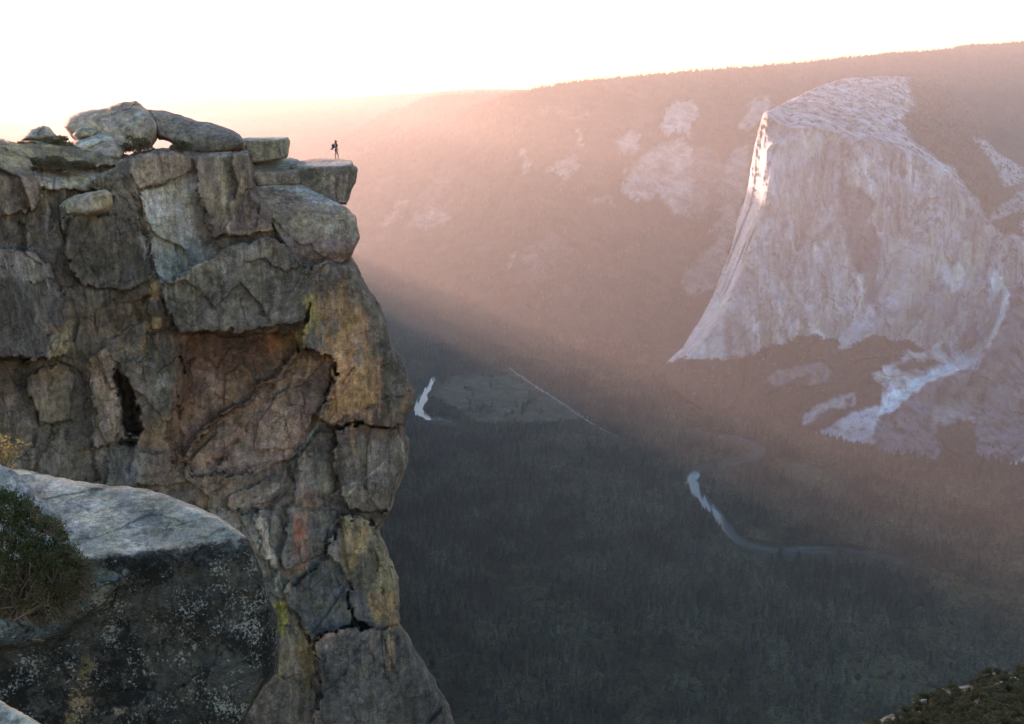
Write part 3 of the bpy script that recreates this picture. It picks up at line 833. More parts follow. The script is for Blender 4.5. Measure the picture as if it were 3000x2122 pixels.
# (outline, offset in metres (less = stands nearer), tilt per px in x, in y, edge px)
blocks = [
    # top left shelves
    (p1([(200, 500), (400, 520), (640, 480), (700, 500), (640, 600), (560, 640), (300, 640), (230, 560)]), 1.6, 0, -.022, 5),
    (p1([(-300, 540), (120, 550), (240, 570), (250, 760), (100, 790), (-300, 830)]), -1.2, .004, -.004, 5),
    (p1([(560, 600), (720, 480), (800, 480), (850, 650), (870, 900), (800, 820), (640, 800), (700, 680)]), -1.0, -.003, 0, 5),
    (p1([(240, 640), (560, 650), (600, 640), (380, 780), (300, 900), (100, 840), (230, 740)]), 1.5, 0, 0, 5),
    (p1([(790, 440), (920, 400), (1060, 390), (1190, 430), (1195, 520), (850, 640), (830, 640)]), -1.5, .002, 0, 4),
    (p1([(850, 650), (1215, 530), (1220, 700), (1290, 900), (1300, 1060), (1000, 1210), (930, 1080), (900, 870)]), -.3, .004, 0, 4),
    (p1([(1190, 430), (1400, 400), (1500, 400), (1560, 640), (1440, 680), (1440, 900), (1300, 930), (1220, 700), (1200, 520)]), -2.0, -.003, 0, 6),
    (p1([(1420, 390), (1540, 395), (1560, 620), (1450, 670)]), -2.9, .006, 0, 4),
    (p1([(1440, 670), (1580, 620), (1690, 860), (1680, 900), (1400, 930), (1380, 880)]), -2.4, .004, .006, 6),
    (p1([(380, 800), (700, 790), (800, 810), (900, 920), (930, 1140), (880, 1200), (760, 1240), (500, 1240), (400, 1020)]), -1.6, .004, .002, 7),
    (p1([(1290, 940), (1440, 920), (1480, 960), (1300, 1050)]), -1.2, 0, -.01, 4),
    # left mass
    (p2([(-500, 40), (60, 50), (220, 90), (270, 180), (330, 290), (320, 430), (250, 620), (-500, 650)]), -3.4, .010, -.003, 9),
    (p2([(240, 460), (370, 440), (380, 560), (330, 620), (260, 600)]), -2.2, .004, .004, 6),
    (p2([(500, 350), (770, 300), (760, 420), (560, 530), (500, 520), (480, 400)]), .8, .006, 0, 4),
    (p2([(780, 180), (845, 240), (840, 320), (885, 460), (780, 470), (770, 330)]), -1.7, .004, 0, 3),
    (p2([(130, 700), (300, 640), (370, 680), (370, 930), (200, 950), (150, 800)]), -1.3, .004, 0, 7),
    (p2([(440, 640), (560, 550), (600, 680), (610, 800), (640, 960), (560, 1060), (470, 1100), (500, 900)]), -1.6, .007, 0, 5),
    (p2([(-400, 900), (190, 900), (200, 960), (140, 1180), (-400, 1200)]), -.8, .004, 0, 6),
    (p2([(200, 950), (370, 920), (440, 960), (480, 1060), (460, 1100), (520, 1250), (210, 1260)]), .3, .004, 0, 5),
    (p2([(760, 480), (940, 490), (960, 700), (940, 860), (860, 950), (800, 860), (640, 760), (620, 640), (760, 620)]), -1.2, .004, 0, 7),
    (p2([(560, 1080), (740, 1090), (900, 1120), (960, 1260), (540, 1300)]), -1.0, .002, -.003, 6),
    # dark brow above the hollow
    (p2([(840, 240), (1000, 150), (1200, 40), (1400, 0), (1480, 40), (1600, 140), (1625, 190), (1600, 330), (1560, 430), (1300, 475), (1000, 505), (890, 470), (850, 330)]), -4.6, -.001, .009, 8),
    (p2([(1560, 200), (1640, 130), (1760, 90), (1850, 130), (2050, 500), (2160, 800), (2080, 960), (1700, 960), (1640, 900), (1740, 740), (1700, 600), (1560, 560), (1600, 330)]), -3.4, .001, .002, 12),
    # long slab in the hollow, lying back
    (p2([(960, 1160), (1100, 960), (1400, 760), (1560, 590), (1650, 580), (1720, 640), (1720, 740), (1640, 900), (1500, 1130), (1330, 1200), (1000, 1230)]), 1.0, -.010, -.006, 16),
    (p2([(1000, 495), (1500, 490), (1560, 560), (1350, 760), (1080, 960), (930, 1120), (860, 1010), (900, 880), (985, 760), (940, 640)]), 2.4, -.004, -.007, 22),
    # under part
    (p2([(1500, 1140), (1640, 1000), (1720, 980), (1740, 1200), (1700, 1380), (1520, 1400), (1530, 1250)]), -1.2, .003, 0, 6),
    (p2([(1740, 980), (2090, 960), (2100, 1200), (2020, 1420), (1800, 1400), (1720, 1200)]), -2.0, .004, .002, 6),
    (p2([(1180, 1340), (1420, 1210), (1500, 1200), (1520, 1300), (1300, 1400), (1160, 1410)]), -1.0, .003, 0, 5),
    (p3([(930, 410), (1230, 430), (1440, 395), (1430, 500), (1390, 700), (1330, 660), (1260, 620), (1180, 500)]), -.2, .002, 0, 3),
    (p3([(1260, 430), (1330, 460), (1335, 580), (1390, 640), (1385, 700), (1340, 690), (1300, 560)]), -.9, .002, 0, 3),
    (p3([(1450, 400), (1560, 420), (1680, 420), (1690, 520), (1610, 620), (1420, 720), (1400, 640)]), -1.1, .003, 0, 4),
    (p3([(1690, 440), (1840, 460), (1890, 560), (1960, 690), (1985, 990), (1900, 1020), (1760, 960), (1740, 760), (1620, 640), (1680, 520)]), -2.2, .003, .002, 5),
    (p3([(1440, 780), (1620, 650), (1700, 690), (1740, 760), (1745, 990), (1560, 1055), (1490, 960), (1430, 880)]), -1.9, -.002, 0, 5),
    (p3([(1400, 1000), (1500, 980), (1580, 1100), (1590, 1240), (1500, 1260), (1380, 1240)]), -1.2, .002, 0, 5),
    (p3([(1560, 1060), (1760, 1000), (2000, 1010), (2100, 1120), (2300, 1520), (1560, 1520), (1590, 1260)]), -3.0, .002, .003, 8),
]
cracks = [   # (polyline, width px, depth m)
    (p2([(1600, 555), (1530, 650), (1350, 880), (1220, 990)]), 6, .7), (p2([(1300, 955), (1210, 1060), (1110, 1160)]), 9, 1.3),
    (p2([(270, 950), (265, 1040), (210, 1160)]), 4, 1.0), (p2([(490, 380), (495, 520), (600, 650)]), 4, 1.2), (p2([(460, 1105), (560, 1080), (650, 1010)]), 5, .9),
    (p3([(930, 405), (1080, 415), (1220, 432), (1330, 400), (1440, 388), (1700, 425)]), 5, .9), (p3([(1842, 465), (1868, 600), (1895, 780), (1925, 960)]), 3.2, 1.1),
    (p3([(1665, 490), (1660, 560), (1615, 625)]), 5, .9), (p3([(1740, 990), (1850, 1120), (1950, 1290)]), 4, .8), (p3([(1600, 1130), (1640, 1250), (1700, 1260)]), 4, .8),
    (p3([(1460, 250), (1480, 200), (1450, 170)]), 6, .8), (p3([(1040, 200), (1110, 230), (1090, 290)]), 5, .6), (p1([(1060, 580), (1085, 650), (1110, 740)]), 3, .5),
    (p1([(830, 640), (870, 880), (940, 1090)]), 6, 1.0), (p1([(1230, 700), (1300, 900)]), 4, .6), (p2([(190, 900), (195, 940), (270, 950), (380, 925)]), 4, .8),
    (p2([(1560, 1110), (1700, 960), (1840, 900), (2000, 830), (2150, 800)]), 4, .7), (p2([(1830, 660), (1760, 760), (1660, 900)]), 4, .7), (p2([(930, 880), (930, 1080), (960, 1200)]), 5, .7),
]
cave = p2([(590, 650), (640, 690), (690, 790), (720, 880), (742, 980), (720, 1010), (650, 1005), (610, 860)])
cave2 = p2([(640, 1010), (720, 1020), (700, 1080), (620, 1080), (600, 1050)])

def cliff_depth(px, py):
    q = np.stack([px, py, 0 * px], -1)
    j1, _ = facets(q, 46, 61); j2, _ = facets(q, 46, 62); j3, _ = facets(q, 17, 63); j4, _ = facets(q, 17, 64)
    wx = px + 13 * fbm(q, 80, 4, 12) + 11 * j1 + 5 * j3; wy = py + 13 * fbm(q, 80, 4, 13) + 11 * j2 + 5 * j4
    soft = .4 + 2.4 * smooth(.05, .5, fbm(q, 120, 3, 14))
    t = t_base(px, py) + 1.2 * fbm(q, 240, 3, 44)
    lean = .034 * np.maximum(520 - py, 0) * smooth(420, 330, px)
    t = t + lean; base = t_base(px, py) + lean
    for poly, off, sx, sy, edge in blocks:
        P = np.asarray(poly); cx, cy = P.mean(0)
        off = off * (.5 + .5 * smooth(1.2, 2.6, np.abs(off)))      # small joints stay shallow
        sd = sd_box(wx, wy, poly, edge + 30)
        pl = base + off + sx * (px - cx) + sy * (py - cy)
        a = smooth(-edge * .45 * soft, edge * .45 * soft, sd)
        t = t * (1 - a) + pl * a
    for pts, w, d in cracks:
        dd = line_d(wx, wy, pts)
        t = t + .5 * d * np.exp(-(dd / (w * .75)) ** 2) * (.35 + .65 * smooth(-.25, .2, fbm(q, 40, 3, 88)))
    for cv, dd, e in ((cave, 4.5, 9), (cave2, 2.5, 9)):
        t = t + dd * smooth(-2, e * 2, sd_box(wx, wy, cv, 20))
    return t

hollow_zone = p2([(900, 480), (1560, 470), (1740, 640), (1760, 900), (1560, 1140), (1480, 1420), (1160, 1420), (940, 1250), (900, 900)])
def cliff_disp(px, py, P, sd):
    # joint sets: upright on the left, slanting up to the right under the brow
    hol = smooth(-40, 60, sd_box(px, py, hollow_zone, 80))
    ca, sa = math.cos(R(48)), math.sin(R(48))
    Pd = np.stack([(P[..., 0] * ca + P[..., 2] * sa) * .34, P[..., 1], (-P[..., 0] * sa + P[..., 2] * ca) * 1.25], -1)
    Pv = P * np.array([1.15, 1, .5])
    P = Pv * (1 - hol[..., None]) + Pd * hol[..., None] if False else np.where(hol[..., None] > .5, Pd, Pv)
    v1, e1 = facets(P * np.array([1, 1, .8]) + .5 * np.stack([fbm(P, 3, 3, 51), fbm(P, 3, 3, 52), fbm(P, 3, 3, 53)], -1), 4.2, 3)
    v2, e2 = facets(P * np.array([1.1, 1, .75]), 1.35, 8)
    q = np.stack([px, py, 0 * px], -1)
    w2 = .35 + .65 * smooth(-.1, .35, fbm(q, 150, 3, 15))
    v3, e3 = facets(P * np.array([1.2, 1, .6]) + .12 * np.stack([fbm(P, .8, 2, 54), fbm(P, .8, 2, 55), fbm(P, .8, 2, 56)], -1), .55, 18)
    w3 = smooth(-.15, .3, fbm(q, 110, 3, 16))
    d = -v1 * .60 - v2 * .24 * w2 - v3 * .10 * w3
    d = d - .13 * fbm(P * np.array([1, 1, .5]), 1.6, 4, 31) - .12 * (ridged(P * np.array([1, 1, .7]), .9, 4, 37) - .5) - .05 * fbm(P, .3, 3, 35)
    return d

lich_dark = rc(62, 62, 60); lich_mid = rc(88, 88, 84); tan = rc(112, 100, 86); brown = rc(92, 78, 68); mauve = rc(98, 84, 77); ochre = rc(120, 96, 62); yel = rc(112, 104, 62); pale_g = rc(135, 128, 120); slate = rc(64, 68, 70)
cliff_patches_col = [
    # upper left
    (p1([(-800, 330), (300, 300), (760, 460), (700, 500), (-800, 540)]), rc(122, 112, 82), 22, .8),
    (p1([(200, 500), (330, 500), (640, 480), (700, 500), (600, 600), (460, 630), (260, 620)]), rc(140, 132, 122), 8, .9),
    (p1([(-400, 540), (240, 570), (250, 760), (100, 790), (-400, 830)]), rc(108, 96, 84), 9, .9),
    (p1([(560, 600), (720, 480), (800, 480), (850, 650), (870, 900), (640, 800)]), rc(80, 76, 68), 9, .9),
    (p1([(250, 640), (560, 660), (400, 800), (150, 860)]), rc(82, 74, 62), 9, .8),
    (p1([(790, 440), (1060, 390), (1190, 430), (1195, 520), (850, 640), (810, 560)]), rc(126, 112, 96), 6, .9),
    (p1([(850, 650), (1215, 530), (1222, 700), (1290, 900), (1300, 1060), (1000, 1215), (930, 1080), (900, 870)]), np.array([.54, .425, .345]), 6, .95),
    (p1([(1130, 720), (1220, 680), (1300, 900), (1290, 1030), (1180, 900)]), rc(104, 96, 88), 10, .8),
    (p1([(1000, 1000), (1280, 960), (1280, 1080), (1000, 1220), (920, 1060)]), np.array([.42, .33, .27]), 14, .5),
    (p1([(1190, 440), (1440, 400), (1440, 900), (1300, 920), (1210, 600)]), rc(106, 95, 84), 8, .8),
    (p1([(1320, 430), (1415, 410), (1420, 560), (1440, 640), (1400, 720), (1400, 890), (1370, 880), (1350, 640)]), rc(142, 126, 106), 9, .85),
    (p1([(1420, 395), (1520, 395), (1560, 600), (1500, 640), (1430, 640)]), rc(92, 84, 74), 6, .85),
    (p1([(1440, 560), (1550, 560), (1560, 630), (1450, 660)]), rc(112, 98, 76), 8, .7),
    (p1([(1440, 680), (1590, 640), (1690, 850), (1600, 890), (1400, 890)]), rc(92, 80, 76), 8, .85),
    (p1([(1400, 900), (1690, 860), (1690, 900), (1470, 940)]), rc(116, 100, 74), 6, .8),
    (p1([(380, 800), (800, 810), (900, 920), (930, 1140), (880, 1200), (500, 1240)]), rc(76, 72, 64), 10, .9),
    (p1([(780, 830), (830, 880), (900, 1050), (860, 1000), (800, 940)]), rc(118, 112, 102), 6, .7),
    # left mass
    (p2([(-500, 40), (60, 50), (220, 90), (280, 180), (330, 290), (320, 430), (250, 640), (-500, 660)]), rc(74, 73, 69), 9, .95),
    (p2([(-500, 50), (60, 55), (230, 110), (270, 190), (200, 210), (-500, 215)]), rc(112, 110, 105), 14, .75),
    (p2([(380, 230), (540, 200), (560, 300), (460, 340), (390, 300)]), rc(108, 104, 98), 10, .6),
    (p2([(330, 330), (500, 330), (770, 300), (760, 430), (560, 530), (480, 520)]), rc(104, 90, 74), 7, .85),
    (p2([(780, 200), (845, 240), (830, 320), (770, 310)]), rc(136, 112, 70), 5, .9),
    (p2([(800, 400), (850, 330), (885, 460), (760, 470)]), rc(124, 100, 66), 5, .8),
    (p2([(760, 330), (850, 320), (870, 400), (780, 400)]), rc(74, 74, 70), 5, .8),
    (p2([(740, 430), (770, 420), (760, 600), (735, 600)]), rc(128, 106, 70), 5, .8),
    (p2([(250, 450), (370, 440), (385, 560), (330, 630), (260, 610)]), rc(122, 114, 92), 8, .85),
    (p2([(440, 640), (540, 550), (590, 640), (600, 720), (520, 800), (470, 750)]), rc(130, 112, 98), 6, .9),
    (p2([(520, 700), (600, 700), (610, 860), (640, 960), (540, 900)]), rc(112, 100, 90), 8, .7),
    (p2([(150, 690), (300, 640), (370, 700), (200, 770)]), rc(112, 96, 66), 9, .7),
    (p2([(160, 760), (370, 720), (370, 930), (200, 950)]), rc(98, 92, 82), 8, .8),
    (p2([(-300, 760), (60, 780), (70, 900), (-300, 930)]), rc(96, 84, 72), 9, .7),
    (p2([(-300, 930), (190, 900), (260, 960), (200, 1180), (-300, 1200)]), rc(96, 93, 86), 9, .8),
    (p2([(210, 960), (440, 940), (500, 1100), (520, 1250), (210, 1260)]), rc(88, 86, 80), 9, .8),
    (p2([(760, 480), (940, 490), (960, 700), (930, 860), (830, 900), (760, 720)]), rc(66, 66, 62), 10, .85),
    (p2([(820, 700), (960, 700), (930, 770), (820, 760)]), rc(106, 108, 106), 8, .6),
    (p2([(560, 1080), (740, 1090), (720, 1270), (560, 1290), (530, 1150)]), rc(74, 78, 80), 8, .8),
    (p2([(640, 1150), (740, 1110), (730, 1220), (660, 1230)]), rc(106, 110, 112), 9, .5),
    (p2([(690, 980), (860, 950), (900, 1090), (740, 1080)]), rc(110, 90, 66), 8, .7),
    (p2([(860, 920), (930, 900), (920, 1120), (860, 1060)]), rc(118, 94, 62), 8, .75),
    (p2([(760, 1100), (940, 1120), (960, 1290), (800, 1290)]), rc(84, 74, 66), 10, .7),
    # dark brow
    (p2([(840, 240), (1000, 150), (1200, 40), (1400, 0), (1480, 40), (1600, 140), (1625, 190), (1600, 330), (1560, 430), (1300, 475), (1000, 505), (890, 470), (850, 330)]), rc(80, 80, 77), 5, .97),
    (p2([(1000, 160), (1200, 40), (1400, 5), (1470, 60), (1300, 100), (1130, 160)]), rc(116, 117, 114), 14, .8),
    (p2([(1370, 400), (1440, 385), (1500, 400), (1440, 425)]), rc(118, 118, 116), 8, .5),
    # hollow
    (p2([(890, 490), (1560, 470), (1560, 590), (1350, 780), (1080, 980), (930, 1180), (850, 1020), (900, 880)]), rc(98, 76, 62), 20, .95),
    (p2([(960, 500), (1360, 500), (1340, 640), (1180, 700), (960, 700)]), rc(90, 66, 56), 16, .8),
    (p2([(1000, 680), (1170, 680), (1160, 780), (1010, 830)]), rc(112, 96, 90), 14, .6),
    (p2([(1140, 740), (1290, 730), (1250, 820), (1130, 850)]), rc(120, 92, 66), 14, .55),
    (p2([(1375, 480), (1450, 465), (1540, 480), (1500, 560), (1380, 600)]), rc(134, 92, 62), 8, .9),
    (p2([(1440, 480), (1600, 470), (1560, 560), (1450, 570)]), rc(118, 98, 62), 8, .7),
    (p2([(960, 1160), (1100, 960), (1400, 760), (1560, 590), (1650, 580), (1720, 640), (1720, 740), (1640, 900), (1500, 1130), (1330, 1200), (1000, 1230)]), rc(112, 91, 80), 8, .95),
    (p2([(980, 1110), (1080, 960), (1300, 880), (1450, 740), (1470, 770), (1320, 930), (1100, 1080)]), rc(116, 102, 84), 12, .6),
    (p2([(1200, 1100), (1420, 920), (1560, 840), (1480, 980), (1380, 1160), (1240, 1190)]), rc(118, 103, 98), 10, .7),
    (p2([(1390, 940), (1580, 830), (1550, 870), (1400, 960)]), rc(136, 122, 114), 6, .6),
    (p2([(1640, 880), (1740, 740), (1730, 830), (1640, 940)]), rc(84, 72, 68), 7, .8),
    (p2([(1650, 590), (1730, 640), (1720, 740), (1680, 700)]), rc(84, 70, 56), 8, .7),
    # coloured pillar
    (p2([(1600, 330), (1650, 240), (1800, 180), (1850, 260), (1900, 520), (1960, 760), (1940, 860), (1740, 960), (1650, 960), (1740, 740), (1640, 560)]), rc(124, 98, 66), 9, .95),
    (p2([(1650, 230), (1860, 130), (1900, 240), (1700, 290)]), rc(78, 74, 66), 14, .7),
    (p2([(1690, 250), (1720, 240), (1725, 380), (1700, 380)]), rc(142, 110, 68), 6, .8), (p2([(1750, 230), (1790, 230), (1790, 380), (1760, 400)]), rc(146, 112, 74), 6, .8),
    (p2([(1800, 190), (1860, 180), (1880, 330), (1830, 380)]), rc(84, 82, 78), 6, .7),
    (p2([(1605, 400), (1660, 385), (1690, 470), (1670, 560), (1590, 570)]), rc(76, 78, 82), 6, .9), (p2([(1710, 400), (1745, 440), (1740, 530), (1705, 500)]), rc(80, 80, 78), 5, .85), (p2([(1680, 330), (1760, 360), (1700, 390)]), rc(84, 80, 76), 6, .7),
    (p2([(1580, 300), (1640, 280), (1625, 420), (1560, 540), (1520, 520), (1590, 420)]), rc(134, 122, 58), 7, .8),
    (p2([(1840, 380), (1940, 390), (1920, 560), (1850, 560)]), rc(106, 82, 62), 8, .7), (p2([(1820, 520), (1870, 540), (1880, 660), (1830, 640)]), rc(98, 98, 98), 6, .7),
    (p2([(1740, 640), (1830, 560), (1850, 760), (1760, 900), (1680, 930)]), rc(132, 98, 64), 10, .7), (p2([(1930, 620), (1990, 600), (1990, 790), (1940, 820)]), rc(128, 98, 66), 6, .7),
    # dark limb on the right
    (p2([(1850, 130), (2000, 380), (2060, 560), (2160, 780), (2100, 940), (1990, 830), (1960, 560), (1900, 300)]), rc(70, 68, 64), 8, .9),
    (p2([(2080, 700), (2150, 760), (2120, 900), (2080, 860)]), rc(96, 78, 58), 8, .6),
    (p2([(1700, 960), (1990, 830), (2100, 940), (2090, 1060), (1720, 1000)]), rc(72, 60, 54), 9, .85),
    # under part
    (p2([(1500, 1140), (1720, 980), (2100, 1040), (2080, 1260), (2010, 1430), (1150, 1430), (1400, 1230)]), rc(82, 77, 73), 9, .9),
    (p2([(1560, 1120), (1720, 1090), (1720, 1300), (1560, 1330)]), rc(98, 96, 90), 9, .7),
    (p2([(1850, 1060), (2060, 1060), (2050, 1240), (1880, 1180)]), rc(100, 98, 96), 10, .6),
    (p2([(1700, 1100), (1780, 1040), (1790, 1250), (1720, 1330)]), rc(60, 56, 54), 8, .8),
    (p2([(1540, 1280), (1640, 1300), (1640, 1400), (1560, 1400)]), rc(104, 76, 64), 9, .6),
    (p2([(1200, 1350), (1420, 1270), (1480, 1280), (1320, 1350), (1210, 1410)]), rc(128, 116, 110), 6, .6),
    (p3([(930, 330), (1440, 330), (1440, 395), (1220, 425), (930, 400)]), rc(92, 82, 76), 10, .6),
    # lower buttress
    (p3([(930, 400), (1690, 400), (1690, 760), (1450, 760), (1400, 900), (1000, 900)]), rc(92, 92, 89), 8, .9),
    (p3([(1260, 430), (1330, 460), (1335, 580), (1390, 640), (1385, 700), (1340, 690), (1310, 560)]), rc(136, 128, 120), 4, .9),
    (p3([(1465, 430), (1500, 440), (1540, 520), (1530, 660), (1440, 640), (1480, 540)]), rc(122, 92, 82), 9, .7), (p3([(1468, 450), (1490, 450), (1512, 540), (1480, 590)]), rc(140, 72, 54), 6, .75), (p3([(1400, 740), (1540, 680), (1540, 700), (1420, 760)]), rc(122, 70, 54), 4, .7),
    (p3([(1680, 600), (1760, 580), (1790, 700), (1740, 720)]), rc(92, 70, 56), 8, .7),
    (p3([(1690, 440), (1840, 460), (1960, 690), (1985, 990), (1900, 1030), (1850, 960), (1830, 820), (1760, 740), (1690, 540)]), rc(104, 101, 76), 8, .9),
    (p3([(1720, 540), (1840, 480), (1850, 600), (1780, 740), (1750, 700)]), rc(122, 104, 72), 8, .7), (p3([(1880, 560), (1960, 690), (1975, 830), (1910, 820)]), rc(108, 106, 84), 6, .8), (p3([(1830, 830), (1970, 820), (1975, 980), (1880, 1020)]), rc(124, 100, 70), 9, .75),
    (p3([(1780, 640), (1870, 560), (1885, 760), (1830, 830), (1760, 760)]), rc(66, 68, 66), 10, .75),
    (p3([(1440, 780), (1620, 650), (1700, 690), (1760, 760), (1830, 840), (1850, 960), (1745, 990), (1560, 1055), (1490, 960), (1430, 880)]), rc(62, 66, 69), 6, .95),
    (p3([(1300, 720), (1390, 710), (1420, 870), (1340, 850)]), rc(72, 78, 76), 6, .8),
    (p3([(1360, 890), (1430, 870), (1440, 980), (1395, 1040)]), rc(142, 140, 52), 6, .85), (p3([(1420, 740), (1450, 740), (1450, 830), (1425, 830)]), rc(118, 114, 76), 5, .7), (p3([(1310, 700), (1340, 700), (1340, 740), (1310, 730)]), rc(118, 114, 60), 6, .6),
    (p3([(1390, 1040), (1480, 980), (1580, 1100), (1600, 1240), (1380, 1250)]), rc(96, 90, 78), 8, .8),
    (p3([(1470, 1010), (1540, 1040), (1585, 1130), (1570, 1220), (1500, 1180)]), rc(126, 112, 62), 8, .75), (p3([(1515, 1280), (1565, 1275), (1560, 1340), (1525, 1340)]), rc(122, 124, 54), 6, .7),
    (p3([(1560, 1040), (1690, 1025), (1690, 1050), (1570, 1075)]), rc(120, 84, 62), 4, .7), (p3([(1580, 1410), (1660, 1420), (1660, 1500), (1590, 1500)]), rc(104, 76, 62), 8, .6),
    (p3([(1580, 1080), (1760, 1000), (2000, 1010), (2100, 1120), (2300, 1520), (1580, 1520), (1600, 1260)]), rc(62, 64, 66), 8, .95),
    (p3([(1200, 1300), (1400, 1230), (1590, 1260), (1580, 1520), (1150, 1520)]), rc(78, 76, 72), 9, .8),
]
veins = [p3([(1735, 400), (1730, 340), (1800, 275), (1920, 180)]), p3([(1200, 400), (1280, 360), (1430, 285)]), p2([(2100, 1200), (2080, 1050), (2110, 1030)]), p3([(1640, 360), (1720, 300), (1800, 275)]), p3([(1990, 290), (1950, 400), (1860, 500)]),
         p2([(1660, 920), (1560, 1100), (1480, 1180)]), p2([(1700, 880), (1620, 1000), (1520, 1120)]), p3([(1325, 440), (1340, 560), (1390, 640), (1385, 740), (1420, 830)])]
def cliff_col(px, py, P):
    c = rc(86, 80, 73) * (1 + .25 * fbm(P, 4, 4, 91))[..., None] * np.ones(px.shape + (1,))
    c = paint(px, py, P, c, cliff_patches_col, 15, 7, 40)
    # stains run down over the joints below them
    for n_, sd_, am in ((9, 3, .8), (22, 4, .7), (44, 5, .55)):
        m_ = smooth(.05, .4, fbm(np.stack([px + 6 * fbm(np.stack([px, py, 0 * px], -1), 50, 3, sd_), py * .05, 0 * px], -1), 13, 4, 100 + sd_)) * am
        sh = np.concatenate([c[:1].repeat(n_, 0), c[:-n_]], 0)
        c = c * (1 - m_[..., None]) + sh * m_[..., None]
    f1, _ = facets(P + .5 * np.stack([fbm(P, 1.5, 3, 1), fbm(P, 1.5, 3, 2), fbm(P, 1.5, 3, 4)], -1), 1.5, 71); f2, _ = facets(P, .6, 72)
    c = c * (1 + .20 * f1 + .12 * f2)[..., None]
    # run-off streaks, dark and rusty, down the steep faces
    q = np.stack([px + 10 * fbm(np.stack([px, py, 0 * px], -1), 90, 3, 2), py, 0 * px], -1)
    s = fbm(q * np.array([1, .09, 1]), 15, 4, 17); s2 = fbm(q * np.array([1, .07, 1]), 26, 4, 18)
    c = c * (1 - .38 * smooth(.12, .5, s) * smooth(-.2, .3, s2))[..., None]
    rust = smooth(.25, .6, fbm(q * np.array([1, .14, 1]), 40, 4, 28)) * .45
    c = c * (1 - rust[..., None]) + c * np.array([1.25, .95, .68]) * rust[..., None]
    for ln in veins:
        d = line_d(px + 5 * fbm(q, 30, 3, 5), py + 5 * fbm(q, 30, 3, 6), ln)
        a = smooth(4.5, 1, d) * .55 * smooth(-.3, .2, fbm(q, 25, 3, 66))
        c = c * (1 - a[..., None]) + rc(146, 138, 130) * a[..., None]
    return np.clip(c, .01, .55)
M_CLIFF = rock_material("weathered_granite", 2.6, dark=(.028, .028, .027, 1), dark_amt=.45, dark_lo=.575, dark_hi=.64, pale=(.34, .33, .31, 1), pale_lo=.63, pale_hi=.68, pale_amt=.5, streak=.24, bump=.85, contrast=.8, crack=.38)
M_BLOCK = rock_material("boulder_granite", 1.8, dark=(.035, .035, .033, 1), dark_amt=.45, dark_lo=.56, dark_hi=.63, pale=(.38, .37, .35, 1), pale_lo=.62, pale_hi=.67, pale_amt=.5, streak=.2, bump=.8, contrast=.8, crack=.22)
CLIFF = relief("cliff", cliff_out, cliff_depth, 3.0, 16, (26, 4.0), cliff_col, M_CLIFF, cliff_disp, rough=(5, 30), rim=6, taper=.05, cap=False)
structure(CLIFF)
# ------------------------------------------------------------------ loose blocks and boulders on the overlook
def block(name, label, cat, outline, planes, k, thick, roll, base, patches=(), mat=None, unit=2.0, amp=1.0, step=2.6, rough=(3, 26), seed=1, warp=8, group=None):
    def disp(px, py, P, sd):
        v, e = facets(P, 1.9 * unit / 2, seed)
        w = smooth(0, 14, sd) * .7 + .3
        return (-v * .22 * unit / 2 - .22 * fbm(P, .9 * unit, 4, seed + 3) * unit / 2 - .06 * fbm(P, .22 * unit, 3, seed + 5) + .06 * smooth(.07, 0, e)) * amp * w
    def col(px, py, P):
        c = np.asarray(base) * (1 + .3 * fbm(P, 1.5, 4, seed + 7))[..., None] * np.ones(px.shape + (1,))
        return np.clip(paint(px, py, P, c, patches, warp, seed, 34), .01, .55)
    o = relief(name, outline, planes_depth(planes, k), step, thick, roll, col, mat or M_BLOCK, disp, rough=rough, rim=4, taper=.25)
    # origin at its base
    me = o.data
    co = np.empty(len(me.vertices) * 3, np.float32); me.vertices.foreach_get('co', co); co = co.reshape(-1, 3)
    lo, hi = co.min(0), co.max(0); org = np.array([(lo[0] + hi[0]) / 2, (lo[1] + hi[1]) / 2, lo[2]])
    me.vertices.foreach_set('co', (co - org).astype(np.float32).ravel()); o.location = org
    return tag(o, label, cat, group)

UPv = (0, 0, 1)
# the slab the hiker stands on
SLAB_T = 66.0
slab = block("rock_ledge", "thin topped granite ledge jutting over the valley, with a hiker standing on it", "rock ledge",
    [(850, 484), (870, 474), (899, 468), (917, 465), (950, 465), (978, 466), (1016, 468), (1031, 472), (1036, 478), (1034, 482), (1045, 489), (1048, 494), (1047, 507), (1045, 520), (1043, 535), (1037, 543), (1030, 560), (1022, 584), (1015, 600), (987, 600), (939, 590), (900, 572), (850, 550)],
    [((960, 488, SLAB_T), (-.02, -.06, 1)), ((980, 500, SLAB_T), (.10, -1, -.12)), ((1040, 505, SLAB_T + .8), (1, -.5, -.1))], .5, 9, (7, 1.2), rc(96, 92, 86),
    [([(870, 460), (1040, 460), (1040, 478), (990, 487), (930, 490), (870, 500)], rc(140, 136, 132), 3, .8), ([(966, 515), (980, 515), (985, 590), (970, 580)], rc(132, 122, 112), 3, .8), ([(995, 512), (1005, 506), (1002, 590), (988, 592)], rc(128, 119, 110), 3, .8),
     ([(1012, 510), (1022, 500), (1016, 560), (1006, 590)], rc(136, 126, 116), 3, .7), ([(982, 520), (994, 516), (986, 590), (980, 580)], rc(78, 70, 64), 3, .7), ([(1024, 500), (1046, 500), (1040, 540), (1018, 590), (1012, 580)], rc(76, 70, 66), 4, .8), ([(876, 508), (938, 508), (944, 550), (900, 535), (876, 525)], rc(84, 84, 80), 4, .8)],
    seed=5, amp=.6, warp=3, rough=(2, 16), step=2.0)
